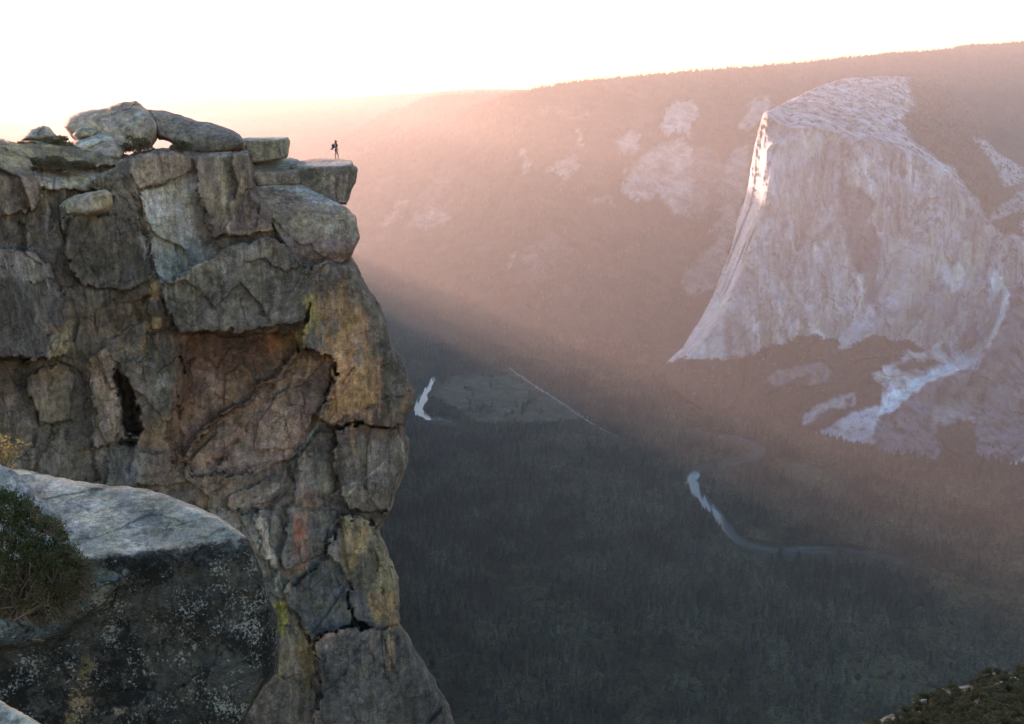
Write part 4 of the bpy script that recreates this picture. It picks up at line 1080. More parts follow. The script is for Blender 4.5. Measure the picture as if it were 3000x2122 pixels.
block("rock_slab", "pale lichened slab at the cliff top between the arch boulders and the hiker's ledge", "rock slab",
    [(716, 404), (780, 401), (843, 402), (849, 412), (846, 456), (838, 465), (740, 480), (716, 455)],
    [((780, 410, 64), (0, -.08, 1)), ((790, 430, 64), (.12, -1, -.05)), ((846, 430, 64.8), (1, -.45, 0))], .5, 7, (6, 1), rc(116, 112, 94),
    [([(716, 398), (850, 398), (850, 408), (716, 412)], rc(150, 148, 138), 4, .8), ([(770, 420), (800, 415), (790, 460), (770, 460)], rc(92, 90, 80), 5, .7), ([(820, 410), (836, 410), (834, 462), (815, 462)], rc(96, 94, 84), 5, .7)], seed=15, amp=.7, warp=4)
block("rock_step", "flat stepped block wedged under the pale slab and beside the hiker's ledge", "rock step",
    [(732, 480), (770, 470), (848, 461), (876, 468), (883, 476), (882, 542), (752, 548), (736, 510)],
    [((800, 503, 65), (0, -.1, 1)), ((820, 515, 65), (.15, -1, -.1)), ((882, 510, 66), (1, -.4, 0))], .5, 6, (6, 1), rc(112, 106, 98),
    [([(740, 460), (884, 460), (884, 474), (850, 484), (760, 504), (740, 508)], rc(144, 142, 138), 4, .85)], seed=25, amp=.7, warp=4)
block("boulder", "big blue grey boulder with a pale sloping top, below the hiker's ledge", "boulder",
    [(744, 545), (786, 538), (840, 536), (886, 538), (953, 574), (1015, 607), (1042, 633), (1049, 665), (1054, 698), (1042, 725), (1030, 752), (1001, 779), (920, 798), (880, 775), (843, 739), (809, 683), (786, 635), (760, 590)],
    [((880, 560, 65), (.15, -.42, 1)), ((900, 640, 63), (.22, -1, .52)), ((960, 710, 62.2), (.3, -1, -.75)), ((1045, 690, 63), (1, -.45, .05))], .45, 9, (8, 1.4), rc(106, 95, 84),
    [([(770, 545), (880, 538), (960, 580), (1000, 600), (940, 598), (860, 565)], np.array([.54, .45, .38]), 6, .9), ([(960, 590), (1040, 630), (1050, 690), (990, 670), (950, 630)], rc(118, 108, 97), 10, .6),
     ([(820, 690), (910, 705), (1052, 697), (1030, 755), (1000, 782), (920, 800), (860, 760)], rc(100, 84, 78), 6, .9), ([(955, 660), (985, 655), (980, 680), (950, 690)], rc(122, 124, 122), 6, .5)], seed=35, amp=.75)
# boulders that form the small arch
block("boulder", "tallest rounded boulder on the cliff top, left half of the small arch", "boulder",
    [(187, 372), (201, 343), (230, 330), (268, 322), (316, 315), (354, 298), (398, 294), (403, 300), (417, 310), (431, 322), (452, 345), (462, 364), (464, 382), (462, 408), (446, 432), (383, 440), (354, 446), (300, 440), (250, 432), (210, 405)],
    [((320, 330, 60), (.0, -.5, 1)), ((330, 380, 58.5), (-.15, -1, .05)), ((440, 380, 59), (.9, -1, 0))], .8, 7, (22, 2.4), rc(126, 116, 104),
    [([(200, 320), (310, 310), (320, 340), (260, 400), (200, 400)], rc(134, 122, 104), 10, .7), ([(330, 330), (440, 340), (455, 390), (420, 400), (330, 390)], rc(112, 106, 97), 10, .7), ([(395, 330), (415, 330), (410, 345), (395, 345)], rc(160, 152, 142), 5, .6)], seed=45, unit=3)
block("boulder", "long whale backed boulder leaning on the tallest one, right half of the small arch", "boulder",
    [(433, 322), (479, 324), (527, 336), (575, 353), (623, 361), (671, 376), (702, 394), (718, 412), (722, 422), (718, 434), (671, 448), (594, 463), (565, 453), (530, 438), (508, 426), (494, 415), (478, 411), (464, 412), (452, 380)],
    [((560, 360, 61), (.1, -.55, 1)), ((590, 400, 60), (.05, -1, .15)), ((620, 440, 60.4), (.05, -1, -.9))], .7, 8, (16, 2.2), rc(104, 100, 94),
    [([(540, 390), (700, 400), (720, 425), (700, 440), (600, 455), (550, 430)], rc(82, 81, 77), 8, .8), ([(455, 330), (500, 335), (520, 410), (490, 412), (460, 380)], rc(108, 98, 84), 8, .7), ([(600, 460), (720, 434), (722, 420), (620, 445)], rc(126, 110, 88), 4, .6)], seed=55, unit=3)
block("boulder", "sunlit domed boulder standing alone on the skyline left of the arch", "boulder", [(60, 412), (70, 398), (91, 379), (125, 367), (145, 374), (155, 386), (165, 398), (160, 412), (110, 420)],
    [((110, 400, 57), (0, -1, .4))], .5, 4, (20, 2), rc(138, 126, 116), seed=65, unit=2)
block("boulder", "small pale boulder behind the split one, at the foot of the arch", "boulder", [(212, 396), (222, 380), (240, 372), (266, 371), (285, 377), (292, 392), (270, 410), (225, 412)],
    [((250, 390, 57.6), (0, -1, .4))], .5, 3, (16, 1.6), rc(136, 128, 110), seed=75, unit=2)
block("boulder", "broad split boulder with a pale crown at the foot of the arch", "boulder", [(180, 452), (200, 430), (222, 412), (268, 394), (300, 385), (318, 392), (335, 408), (362, 436), (364, 450), (354, 470), (268, 478), (206, 474)],
    [((280, 410, 57), (0, -.6, 1)), ((270, 440, 56), (-.1, -1, .25))], .6, 5, (18, 1.6), rc(122, 113, 100),
    [([(230, 410), (300, 384), (340, 412), (300, 420), (230, 425)], rc(148, 142, 132), 7, .75), ([(190, 460), (360, 455), (350, 480), (200, 480)], rc(106, 94, 70), 8, .7)], seed=85, unit=2.4)
block("boulder", "smooth tan boulder on the left end of the cliff top shelf", "boulder", [(-60, 442), (0, 436), (40, 440), (66, 455), (86, 488), (84, 505), (40, 514), (-60, 516)],
    [((20, 460, 53), (.1, -.7, 1)), ((20, 485, 52), (.15, -1, .15))], .6, 5, (14, 1.6), rc(128, 116, 102), seed=95, unit=2.4)
block("boulder", "pale oval boulder tucked under the shelf on the cliff face", "boulder", [(172, 603), (185, 588), (215, 574), (262, 562), (310, 556), (328, 566), (331, 600), (318, 622), (262, 634), (195, 632), (176, 620)],
    [((250, 600, 51), (.05, -1, .2))], .5, 4, (20, 1.5), rc(134, 125, 108), [([(270, 560), (335, 560), (330, 625), (275, 620)], rc(128, 112, 80), 9, .7)], seed=105, unit=2.4)
block("boulder", "low rounded rock at the very left end of the cliff top skyline", "boulder", [(-80, 410), (-30, 404), (10, 408), (36, 418), (52, 434), (44, 452), (0, 458), (-80, 458)],
    [((10, 425, 55), (.1, -.9, .6))], .5, 5, (22, 2.2), rc(132, 120, 106), seed=135, unit=2.6)
# ------------------------------------------------------------------ the boulder at our feet
M_BLACK = rock_material("black_lichen_granite", .55, dark=(.010, .010, .010, 1), dark_amt=.75, dark_lo=.52, dark_hi=.58, pale=(.26, .26, .25, 1), pale_lo=.60, pale_hi=.64, pale_amt=.8, streak=.12, bump=.6, rough=.95)
M_TOP = rock_material("bare_granite", .5, dark=(.05, .048, .045, 1), dark_amt=.6, dark_lo=.55, dark_hi=.6, pale=(.40, .39, .37, 1), pale_amt=.4, streak=.1, bump=.5, crack=.3)
f_edge = p3([(-800, 690), (-100, 680), (320, 662), (480, 660), (650, 640), (760, 610), (1000, 592), (1190, 548), (1280, 560)])
fore_out = p3([(-720, 150), (-300, 176), (40, 205), (130, 215), (300, 255), (420, 275), (560, 298), (640, 297), (760, 318), (880, 360), (1000, 408), (1090, 448), (1190, 518), (1245, 568), (1275, 650), (1310, 740), (1350, 880), (1385, 940), (1392, 1080), (1376, 1230), (1300, 1310), (1250, 1400), (1215, 1483), (1170, 1580), (-720, 1580)])
def fore_depth(px, py):
    top = plane_t(px, py, (382, 1626, 8.6), (.03, -.05, 1))
    top = np.clip(top, 5, 14)
    face = plane_t(px, py, (382, 1640, 8.55), (.10, -1, .22)); face = np.clip(face, 5, 12)
    side = plane_t(px, py, (735, 1720, 8.75), (.75, -.62, .12)); side = np.where(px > 560, np.clip(side, 4, 14), 4)
    t = smax(smax(top, face, .10), side, .35)
    q = np.stack([px, py, 0 * px], -1)
    # a lower ledge steps out on the left below the bush
    led = sd_box(px + 12 * fbm(q, 60, 3, 3), py + 12 * fbm(q, 60, 3, 4), p3([(-100, 960), (250, 960), (420, 880), (440, 780), (600, 760), (560, 860), (300, 1050), (-100, 1130)]), 30)
    t = t - .14 * smooth(-14, 14, led)
    return t
def fore_disp(px, py, P, sd):
    v, e = facets(P + .12 * np.stack([fbm(P, .4, 3, 1), fbm(P, .4, 3, 2), fbm(P, .4, 3, 3)], -1), .8, 6)
    return (-v * .05 - .09 * fbm(P, .55, 5, 21) - .02 * fbm(P, .08, 3, 25)) * (.3 + .7 * smooth(0, 20, sd))
fe = np.asarray(f_edge)
top_poly = f_edge + p3([(1190, 500), (1000, 380), (700, 280), (300, 230), (-100, 170), (-800, 120)])
def fore_col(px, py, P):
    c = np.array([.055, .046, .038]) * (1 + .5 * fbm(P, .3, 4, 5))[..., None] * np.ones(px.shape + (1,))
    q = np.stack([px, py, 0 * px], -1)
    sdt = poly_sd(px + 16 * fbm(q, 46, 4, 1), py + 14 * fbm(q, 46, 4, 2), top_poly)
    lich = 1 - .55 * smooth(-8, 14, sdt) + .35 * smooth(.1, .4, fbm(q * np.array([1, 2.5, 1]), 60, 4, 8)) * smooth(0, 10, sdt)
    col = np.clip(paint(px, py, P, c, [
        (top_poly, np.array([.52, .41, .31]), 10, .97),
        (p3([(600, 420), (900, 400), (1190, 520), (1180, 560), (1000, 560), (700, 480)]), np.array([.30, .27, .235]), 18, .6),
        (p3([(300, 290), (560, 320), (900, 400), (700, 420), (480, 400), (330, 420)]), np.array([.38, .31, .25]), 14, .55),
        (p3([(330, 470), (700, 520), (760, 590), (480, 655), (330, 650)]), np.array([.62, .50, .39]), 14, .85),
        (p3([(160, 230), (420, 300), (480, 340), (240, 340)]), np.array([.62, .48, .37]), 12, .8),
        (p3([(960, 405), (1100, 460), (1190, 540), (1230, 580), (1180, 600), (1100, 530), (980, 470)]), rc(96, 100, 99), 10, .5),
        (p3([(430, 690), (640, 690), (600, 780), (420, 900), (-60, 1050), (-60, 960), (300, 940)]), rc(76, 84, 86), 16, .75),
        (p3([(-60, 1000), (320, 970), (240, 1060), (-60, 1120)]), rc(50, 58, 61), 12, .8),
        (p3([(420, 1150), (480, 1190), (440, 1380), (370, 1483), (300, 1500), (390, 1300)]), rc(112, 98, 60), 16, .65), (p3([(360, 1300), (520, 1280), (480, 1400), (380, 1440)]), rc(96, 84, 72), 16, .5),
        (p3([(575, 1395), (640, 1395), (630, 1440), (580, 1450)]), rc(106, 98, 82), 5, .85), (p3([(760, 1000), (785, 1000), (782, 1030), (762, 1028)]), rc(100, 94, 84), 4, .7),
        (p3([(600, 1180), (720, 1150), (740, 1250), (620, 1290)]), rc(74, 76, 80), 16, .5),
    ], 12, 5, 46), .008, .62)
    return np.concatenate([col, np.clip(lich, 0, 1)[..., None]], -1)
M_FORE = rock_material("lichen_spotted_granite", .42, dark=(.013, .011, .009, 1), dark_amt=.85, dark_lo=.545, dark_hi=.60, pale=(.32, .275, .235, 1), pale_lo=.592, pale_hi=.64, pale_amt=.85, streak=.10, bump=.7, rough=.95, crack=.3)
FORE = relief("boulder", fore_out, fore_depth, 2.6, 5, (16, .35), fore_col, M_FORE, fore_disp, rough=(4, 34), rim=4, taper=.1)
tag(FORE, "nearest boulder, black lichened front and flat pale top, with a green bush on it", "boulder")
block("rock", "smooth blue grey rock behind the green bush on the nearest boulder", "rock", p3([(-80, 180), (0, 186), (60, 208), (140, 285), (200, 355), (250, 380), (300, 440), (312, 482), (240, 530), (60, 560), (-80, 560)]),
    [((30, 1400, 9.0), (.35, -1, .75)), ((140, 1490, 8.7), (.5, -1, .2))], .1, 1.2, (14, .25), rc(112, 117, 122), [(p3([(150, 400), (320, 420), (310, 500), (200, 520)]), rc(86, 96, 94), 10, .7)], mat=M_TOP, unit=.5, amp=.25, seed=115, rough=(3, 20))
block("rock", "pinkish rock poking into the bottom corner in front of the nearest boulder", "rock", [(-60, 2034), (0, 2054), (24, 2070), (59, 2085), (90, 2104), (127, 2124), (160, 2180), (-60, 2180)],
    [((40, 2090, 4.6), (.1, -.5, 1)), ((60, 2150, 4.5), (.2, -1, .3))], .1, 1.0, (10, .15), rc(158, 134, 122), mat=M_TOP, unit=.4, amp=.2, seed=125, rough=(3, 16))

# ------------------------------------------------------------------ bush and autumn sprig
def leaf_cloud(pts, dirs, size, seed, aspect=.38, jitter=.5):
    r = np.random.default_rng(seed); n = len(pts)
    d = dirs + r.normal(0, jitter, (n, 3)); d /= np.linalg.norm(d, axis=1, keepdims=True)
    u = np.cross(d, r.normal(0, 1, (n, 3))); u /= np.linalg.norm(u, axis=1, keepdims=True)
    nn = np.cross(d, u)
    s = (size * r.uniform(.6, 1.3, n))[:, None]
    a = pts; b = pts + d * s * .5 + u * s * aspect * .5 + nn * s * .06; c = pts + d * s; e = pts + d * s * .5 - u * s * aspect * .5 + nn * s * .06
    V = np.stack([a, b, c, e], 1).reshape(-1, 3)
    return V, np.arange(4 * n).reshape(n, 4)
def tube(pts, r0, r1, n=5):
    V, F = [], []
    pts = np.asarray(pts, float); m = len(pts)
    for i in range(m):
        t = pts[min(i + 1, m - 1)] - pts[max(i - 1, 0)]; t /= np.linalg.norm(t) + 1e-9
        a = np.cross(t, [.3, .5, .8]); a /= np.linalg.norm(a); b = np.cross(t, a)
        r = r0 + (r1 - r0) * i / (m - 1)
        for k in range(n):
            w = 6.2832 * k / n
            V.append(pts[i] + r * (math.cos(w) * a + math.sin(w) * b))
    for i in range(m - 1):
        for k in range(n):
            F.append((i * n + k, i * n + (k + 1) % n, (i + 1) * n + (k + 1) % n, (i + 1) * n + k))
    return np.array(V), np.array(F)
def join(parts):
    V, F, o = [], [], 0
    for v, f in parts:
        V.append(v); F.append(f + o); o += len(v)
    return np.concatenate(V), F

bush_out = p3([(-40, 320), (30, 335), (110, 360), (150, 400), (200, 440), (260, 500), (320, 530), (345, 610), (400, 665), (445, 690), (440, 770), (420, 830), (400, 880), (320, 930), (240, 960), (140, 975), (60, 965), (-40, 930)])
def make_bush():
    org = at(70, 1790, 7.9)
    root = empty("bush", org)
    r = np.random.default_rng(5)
    poly = np.asarray(bush_out)
    pts, dirs, stems = [], [], []
    base = np.array([at(60, 1800, 7.95), at(150, 1760, 7.95), at(0, 1790, 7.95)])
    nclump = 0
    while nclump < 190:
        x, y = r.uniform(-60, 262), r.uniform(1438, 1826)
        sd = poly_sd(np.array([x]), np.array([y]), poly)[0]
        if sd < 2: continue
        edge = min(sd / 60, 1)
        t = 8.05 - r.uniform(-.1, .42) * math.sqrt(edge) * (1 - .2 * r.random())
        c = at(x, y, t); nclump += 1
        b = base[r.integers(0, 3)] + r.normal(0, .05, 3)
        k = 110
        rad = r.uniform(.05, .085)
        d = r.normal(0, 1, (k, 3)); d /= np.linalg.norm(d, axis=1, keepdims=True)
        pts.append(c + d * (rad * r.uniform(.2, 1.0, (k, 1)))); out = (c - b) / np.linalg.norm(c - b)
        dirs.append(d * .6 + out * .7 + np.array([0, -.1, .5]))
        if nclump % 2 == 0:
            m = (b + c) / 2 + r.normal(0, .04, 3)
            stems.append(tube([b, m, c], .009, .003))
    # stray sprigs break the outline
    dry_p, dry_d = [], []
    ring = np.asarray(bush_out)
    for k in range(110):
        i = r.integers(2, 14); f = r.random(); e = ring[i] * (1 - f) + ring[i + 1] * f
        mid = np.array([60, 1640.]); o_ = (e - mid) / np.linalg.norm(e - mid)
        b0 = at(*(e - o_ * 26), 7.85); b1 = at(*(e + o_ * r.uniform(2, 26) + r.normal(0, 7, 2)), 7.82 + r.normal(0, .08))
        stems.append(tube([b0, (b0 + b1) / 2 + r.normal(0, .008, 3), b1], .004, .0018, 4))
        for q_ in np.linspace(.3, 1, 9):
            (dry_p if r.random() < .3 else pts).append((b0 * (1 - q_) + b1 * q_)[None]); (dry_d if len(dry_p) > len(dry_d) else dirs).append(((b1 - b0) / np.linalg.norm(b1 - b0) * .6 + r.normal(0, .6, 3))[None])
    allp, alld = np.concatenate(pts), np.concatenate(dirs)
    ax, ay, _ = project(allp)
    dm = (smooth(1560, 1790, ay + 60 * fbm(allp, .2, 3, 9)) * .75 > r.random(len(allp)))
    V, F = leaf_cloud(allp[~dm], alld[~dm], .036, 3)
    mesh_obj("foliage", V - org, F, None, None, False, root, mats=[M_BUSH])
    V, F = leaf_cloud(np.concatenate([allp[dm]] + dry_p), np.concatenate([alld[dm]] + dry_d), .032, 5)
    o_d = mesh_obj("dry_foliage", V - org, F, None, None, False, root, mats=[M_DRY]); o_d['label'] = "brown dry leaves low in the bush"
    V, F = join(stems); mesh_obj("stem", V - org, F, M_TWIG, None, True, root)
    tag(root, "dense dark green bush with small leaves on the nearest boulder", "bush")
M_BUSH = leaf_material("bush_leaves", (.030, .042, .014), (.11, .105, .035), .6, .15, .35)
M_DRY = leaf_material("dry_leaves", (.06, .045, .022), (.15, .10, .05), .8, .1, .2)
M_TWIG = plain("twig", (.16, .10, .07), .85, .1)
M_AUT = leaf_material("autumn_leaves", (.42, .31, .10), (.46, .25, .11), .6, .45, .2)
make_bush()
def make_sprig():
    org = at(10, 1390, 9.2); root = empty("leafy_sprig", org); r = np.random.default_rng(8)
    tips = [(22, 1282), (62, 1292), (88, 1300), (30, 1305), (10, 1300), (50, 1312), (4, 1318), (28, 1326), (52, 1336), (10, 1338), (0, 1285), (40, 1360), (14, 1360)]
    parts = []; pts = []; dirs = []
    for x, y in tips:
        a, b = org + r.normal(0, .02, 3), at(x, y, 9.2 + r.uniform(-.08, .08))
        m = (a + b) / 2 + np.array([0, 0, .03]) + r.normal(0, .02, 3)
        parts.append(tube([a, m, b], .006, .002))
        for k in range(7):
            f = r.uniform(.6, 1.0); pts.append(a * (1 - f) ** 2 + 2 * m * f * (1 - f) + b * f * f); dirs.append(np.array([r.normal(), r.normal() - .3, r.normal() * .5 + .3]))
        for k in range(5):
            pts.append(b); dirs.append(np.array([r.normal(), r.normal() * .7 - .4, r.normal() * .6 + .2]))
    V, F = leaf_cloud(np.array(pts), np.array(dirs), .052, 4, .5, .2)
    mesh_obj("foliage", V - org, F, None, None, False, root, mats=[M_AUT])
    V, F = join(parts); mesh_obj("stem", V - org, F, M_TWIG, None, True, root)
    tag(root, "sprig of yellow and orange autumn leaves above the blue grey rock", "plant")
make_sprig()

# ------------------------------------------------------------------ scrub-covered outcrop below us on the right
knob_top = [(2520, 2140), (2557, 2120), (2580, 2107), (2625, 2088), (2661, 2072), (2685, 2053), (2714, 2042), (2727, 2031), (2766, 2018), (2802, 2011), (2844, 2007), (2852, 1996), (2868, 1981), (2896, 1972), (2938, 1970), (2970, 1974), (3010, 1975), (3100, 1955)]
knob_out = knob_top + [(3100, 2240), (2480, 2240), (2490, 2170)]
def knob_depth(px, py):
    tp = np.asarray(knob_top); yt = np.interp(px, tp[:, 0], tp[:, 1])
    return 118 - .16 * (py - yt) + .0 * px
def knob_disp(px, py, P, sd):
    v, e = facets(P, 4.0, 16)
    return -v * 1.2 - fbm(P, 3, 4, 6) * 1.0
def knob_col(px, py, P):
    c = rc(108, 104, 97) * (1 + .35 * fbm(P, 3, 4, 2))[..., None]
    a = smooth(-.1, .25, fbm(P, 4, 4, 9) + .004 * (py - 2050))
    return np.clip(c * (1 - .5 * a[..., None]) + np.array([.05, .045, .03]) * .5 * a[..., None], .01, .5)
KNOB = relief("outcrop", knob_out, knob_depth, 2.6, 30, (7, 2.2), knob_col, M_CLIFF, knob_disp, rough=(3, 20), rim=4, taper=.1)
structure(KNOB); KNOB.name = "outcrop_terrain"
for lab, ol in (("pale overhanging rock capping the scrubby outcrop", p_k := [(2864, 1990), (2868, 1981), (2880, 1976), (2897, 1971), (2903, 1974), (2900, 1979), (2880, 1984), (2866, 1993)]),
                ("slanting pale rock among bushes on the scrubby outcrop", [(2902, 2014), (2915, 2003), (2935, 1996), (2944, 1997), (2930, 2008), (2918, 2018), (2905, 2022)]),
                ("pale rock lying between two bushes at the edge of the scrubby outcrop", [(2734, 2074), (2742, 2064), (2753, 2058), (2758, 2060), (2752, 2070), (2742, 2076)]),
                ("small flat rock on the bare rim of the scrubby outcrop", [(2686, 2066), (2690, 2054), (2705, 2048), (2716, 2048), (2716, 2062), (2700, 2066)]),
                ("pale rock beside the tall shrub at the outcrop's top", [(2950, 1990), (2960, 1982), (2975, 1984), (2986, 1990), (2975, 1994), (2960, 1994)])):
    ccx = np.mean([p[0] for p in ol]); ccy = np.mean([p[1] for p in ol])
    block("rock", lab, "rock", ol, [((ccx, ccy, float(knob_depth(np.array(ccx), np.array(ccy))) - 2.3), (0, -1, .5))], .3, 2, (5, .6), rc(136, 132, 124), unit=1.5, amp=.5, seed=int(ccx), rough=(1, 8), step=1.6)
M_SHRUB = leaf_material("shrub_leaves", (.085, .078, .036), (.17, .15, .075), .8, .45, .15)
def shrub_model(seed):
    r = np.random.default_rng(seed)
    pts, dirs = [], []
    for k in range(16):
        a = r.uniform(0, 6.283); q = math.sqrt(r.random()) * .42
        c = np.array([q * math.cos(a), q * math.sin(a), r.uniform(.15, .72) * (1 - q * q * 1.6) + .08]); rad = r.uniform(.1, .2)
        d = r.normal(0, 1, (110, 3)); d /= np.linalg.norm(d, axis=1, keepdims=True)
        pts.append(c + d * rad * r.uniform(.4, 1, (110, 1))); dirs.append(d + np.array([0, 0, .5]))
    V, F = leaf_cloud(np.concatenate(pts), np.concatenate(dirs), .085, seed, .7)
    me_o = mesh_obj("foliage", V, F, None, None, False, None, False, mats=[M_SHRUB])
    st = []
    for k in range(6):
        a = r.uniform(0, 6.283); st.append(tube([(0, 0, -.1), (.12 * math.cos(a), .12 * math.sin(a), .2), (.3 * math.cos(a), .3 * math.sin(a), .55)], .02, .008))
    V, F = join(st); so = mesh_obj("stem", V, F, M_TWIG, None, True, None, False)
    return me_o, so
shrub_models = [shrub_model(300 + i) for i in range(4)]
def shrub(x, y, t, size, label, group=None, i=0, flat=1.0):
    loc = at(x, y, t); root = empty("shrub", loc)
    fo, so = shrub_models[i % 4]
    for m in (fo, so):
        c = m.copy(); COL.objects.link(c); c.parent = root
    root.scale = (size, size, size * flat); root.rotation_euler = (0, 0, i * 1.7)
    return tag(root, label, "shrub", group)
r_ = np.random.default_rng(12)
kt = np.asarray(knob_top)
cand = []
for k in range(4000):
    x, y = r_.uniform(2560, 3040), r_.uniform(1960, 2150)
    d = y - np.interp(x, kt[:, 0], kt[:, 1])
    if d < 9 or (d < 34 and x < 2870 and r_.random() < .93): continue
    if all((x - a) ** 2 + ((y - b) * 1.5) ** 2 > 21 ** 2 for a, b in cand): cand.append((x, y))
for i, (x, y) in enumerate(cand):
    shrub(x, y + 6, float(knob_depth(np.array(x), np.array(y))) - 1.0, r_.uniform(1.3, 2.3), "low olive brown shrub among rocks on the scrubby outcrop below", "shrubs covering the outcrop", i, .8)
shrub(2990, 1985, 117, 2.6, "tallest shrub on the top edge of the scrubby outcrop", None, 3, 1.0)
print("shrubs", len(cand))
# shrubs on the cliff-top shelf
for i, (x, y, t, s, f, lab) in enumerate([
    (104, 452, 55.5, 1.8, .5, "low hazy shrub in front of the lone domed boulder"), (172, 438, 56, 1.7, .6, "broad hazy shrub between the domed boulder and the arch boulders"), (62, 440, 55, 1.2, .5, "low shrub at the far left end of the cliff top skyline"),
    (405, 452, 57.5, 1.9, .75, "dark rounded shrub under the left side of the arch"), (535, 448, 58, 1.5, .6, "dark flat shrub under the right side of the arch"), (150, 496, 52.5, 2.6, .35, "mat of yellowish green scrub on the cliff top shelf"), (235, 500, 53, 2.2, .3, "thin mat of scrub beneath the split boulder")]):
    shrub(x, y, t, s, lab, None, i, f)
# ------------------------------------------------------------------ the hiker
def skin_mesh(name, pts, edges, radii, mat, root_i=0, sub=2, parent=None):
    me = bpy.data.meshes.new(name)
    me.from_pydata([tuple(p) for p in pts], edges, [])
    ob = bpy.data.objects.new(name, me); COL.objects.link(ob)
    md = ob.modifiers.new("skin", 'SKIN'); md.use_smooth_shade = True; md.branch_smoothing = .4
    for i, r in enumerate(radii):
        sv = me.skin_vertices[0].data[i]; sv.radius = r if isinstance(r, tuple) else (r, r); sv.use_root = (i == root_i)
    s = ob.modifiers.new("sub", 'SUBSURF'); s.levels = s.render_levels = sub
    bpy.context.view_layer.update()
    dg = bpy.context.evaluated_depsgraph_get()
    nm = bpy.data.meshes.new_from_object(ob.evaluated_get(dg)); nm.name = name
    for p in nm.polygons: p.use_smooth = True
    nm.materials.clear(); nm.materials.append(mat)
    bpy.data.objects.remove(ob); bpy.data.meshes.remove(me)
    o2 = bpy.data.objects.new(name, nm); COL.objects.link(o2)
    if parent: o2.parent = parent
    return o2
M_SKIN = plain("skin", (.30, .17, .12), .6, .3, .05, 20); M_HAIR = plain("brown_hair", (.075, .038, .022), .6, .3, .25, 40)
M_SHIRT = plain("lavender_shirt", (.26, .21, .33), .9, .1, .1, 15); M_SHORTS = plain("purple_grey_shorts", (.14, .09, .14), .9, .1, .1, 15); M_SHOE = plain("brown_boot", (.07, .045, .035), .7, .2, .2, 30)
M_PACK = plain("dark_pack_fabric", (.065, .06, .075), .85, .2, .15, 12); M_STRAP = plain("pack_strap", (.04, .035, .045), .8, .2, .1, 12)
feet = at(986, 466.5, 72.6)
dg_ = bpy.context.evaluated_depsgraph_get()
bpy.context.view_layer.update()
hit = scene.ray_cast(bpy.context.evaluated_depsgraph_get(), Vector((feet[0], feet[1], feet[2] + 3)), Vector((0, 0, -1)), distance=12)
print('slab hit', hit[0], hit[4].name if hit[4] else None, hit[1], feet)
if hit[0]: feet = np.array(hit[1])
person = empty("person", feet)
# faces +x (out over the valley); her right leg is nearer to us
P_ = {  # body joints
 'pelvis': (-.02, 0, .90), 'waist': (-.01, 0, 1.02), 'chest': (.0, 0, 1.22), 'neck0': (.01, 0, 1.36), 'neck': (.02, 0, 1.41), 'head0': (.035, 0, 1.47), 'head': (.045, 0, 1.54), 'crown': (.035, 0, 1.62),
 'hipL': (-.02, .085, .86), 'hipR': (-.02, -.085, .86), 'kneeL': (-.075, .09, .47), 'ankL': (-.115, .09, .09), 'heelL': (-.135, .09, .045), 'toeL': (.07, .10, .035),
 'kneeR': (.145, -.09, .48), 'ankR': (.165, -.09, .09), 'heelR': (.145, -.09, .045), 'toeR': (.36, -.10, .035),
 'shL': (.0, .15, 1.31), 'shR': (.0, -.15, 1.31), 'elL': (-.02, .20, 1.06), 'elR': (.01, -.205, 1.05), 'wrL': (.10, .17, .86), 'wrR': (.13, -.185, .87), 'haL': (.14, .165, .81), 'haR': (.165, -.18, .82)}
names = list(P_)
E_ = [('pelvis', 'waist'), ('waist', 'chest'), ('chest', 'neck0'), ('neck0', 'neck'), ('neck', 'head0'), ('head0', 'head'), ('head', 'crown'), ('pelvis', 'hipL'), ('pelvis', 'hipR'), ('hipL', 'kneeL'), ('kneeL', 'ankL'), ('ankL', 'heelL'), ('heelL', 'toeL'),
      ('hipR', 'kneeR'), ('kneeR', 'ankR'), ('ankR', 'heelR'), ('heelR', 'toeR'), ('chest', 'shL'), ('chest', 'shR'), ('shL', 'elL'), ('elL', 'wrL'), ('wrL', 'haL'), ('shR', 'elR'), ('elR', 'wrR'), ('wrR', 'haR')]
rad = {'pelvis': (.12, .10), 'waist': (.105, .085), 'chest': (.125, .10), 'neck0': (.06, .06), 'neck': .048, 'head0': (.065, .07), 'head': (.08, .09), 'crown': (.06, .07), 'hipL': .085, 'hipR': .085, 'kneeL': .055, 'kneeR': .055, 'ankL': .036, 'ankR': .036, 'heelL': .038, 'heelR': .038, 'toeL': .03, 'toeR': .03,
       'shL': .055, 'shR': .055, 'elL': .038, 'elR': .038, 'wrL': .027, 'wrR': .027, 'haL': .034, 'haR': .034}
fin_pts, fin_e, fin_r = [], [], []
pl = [P_[n] for n in names]; el = [(names.index(a), names.index(b)) for a, b in E_]; rl = [rad[n] for n in names]
skin_mesh("body", pl, el, rl, M_SKIN, 0, 2, person)
for sgn, ha in ((1, P_['haL']), (-1, P_['haR'])):     # five curled fingers and a thumb's side joint
    V, F, off = [], [], 0
    for k in range(5):
        a = np.array(ha); spread = (k - 1.5) * .017
        d = np.array([.018, spread * .3, -.04]) if k < 4 else np.array([.035, -sgn * .01, -.008])
        s = a + (np.array([.012, spread, -.02]) if k < 4 else np.array([.02, -sgn * .012, .01]))
        ln = [.9, 1.05, 1.0, .78, .7][k]
        v, f = tube([s, s + d * .6 * ln, s + d * 1.1 * ln + np.array([-.006, 0, -.004]), s + d * 1.45 * ln + np.array([-.018, 0, -.002])], .0095, .007, 6)
        V.append(v); F.append(f + off); off += len(v)
    mesh_obj("hand_fingers" if False else "fingers", np.concatenate(V), [np.concatenate(F)], M_SKIN, None, True, person)
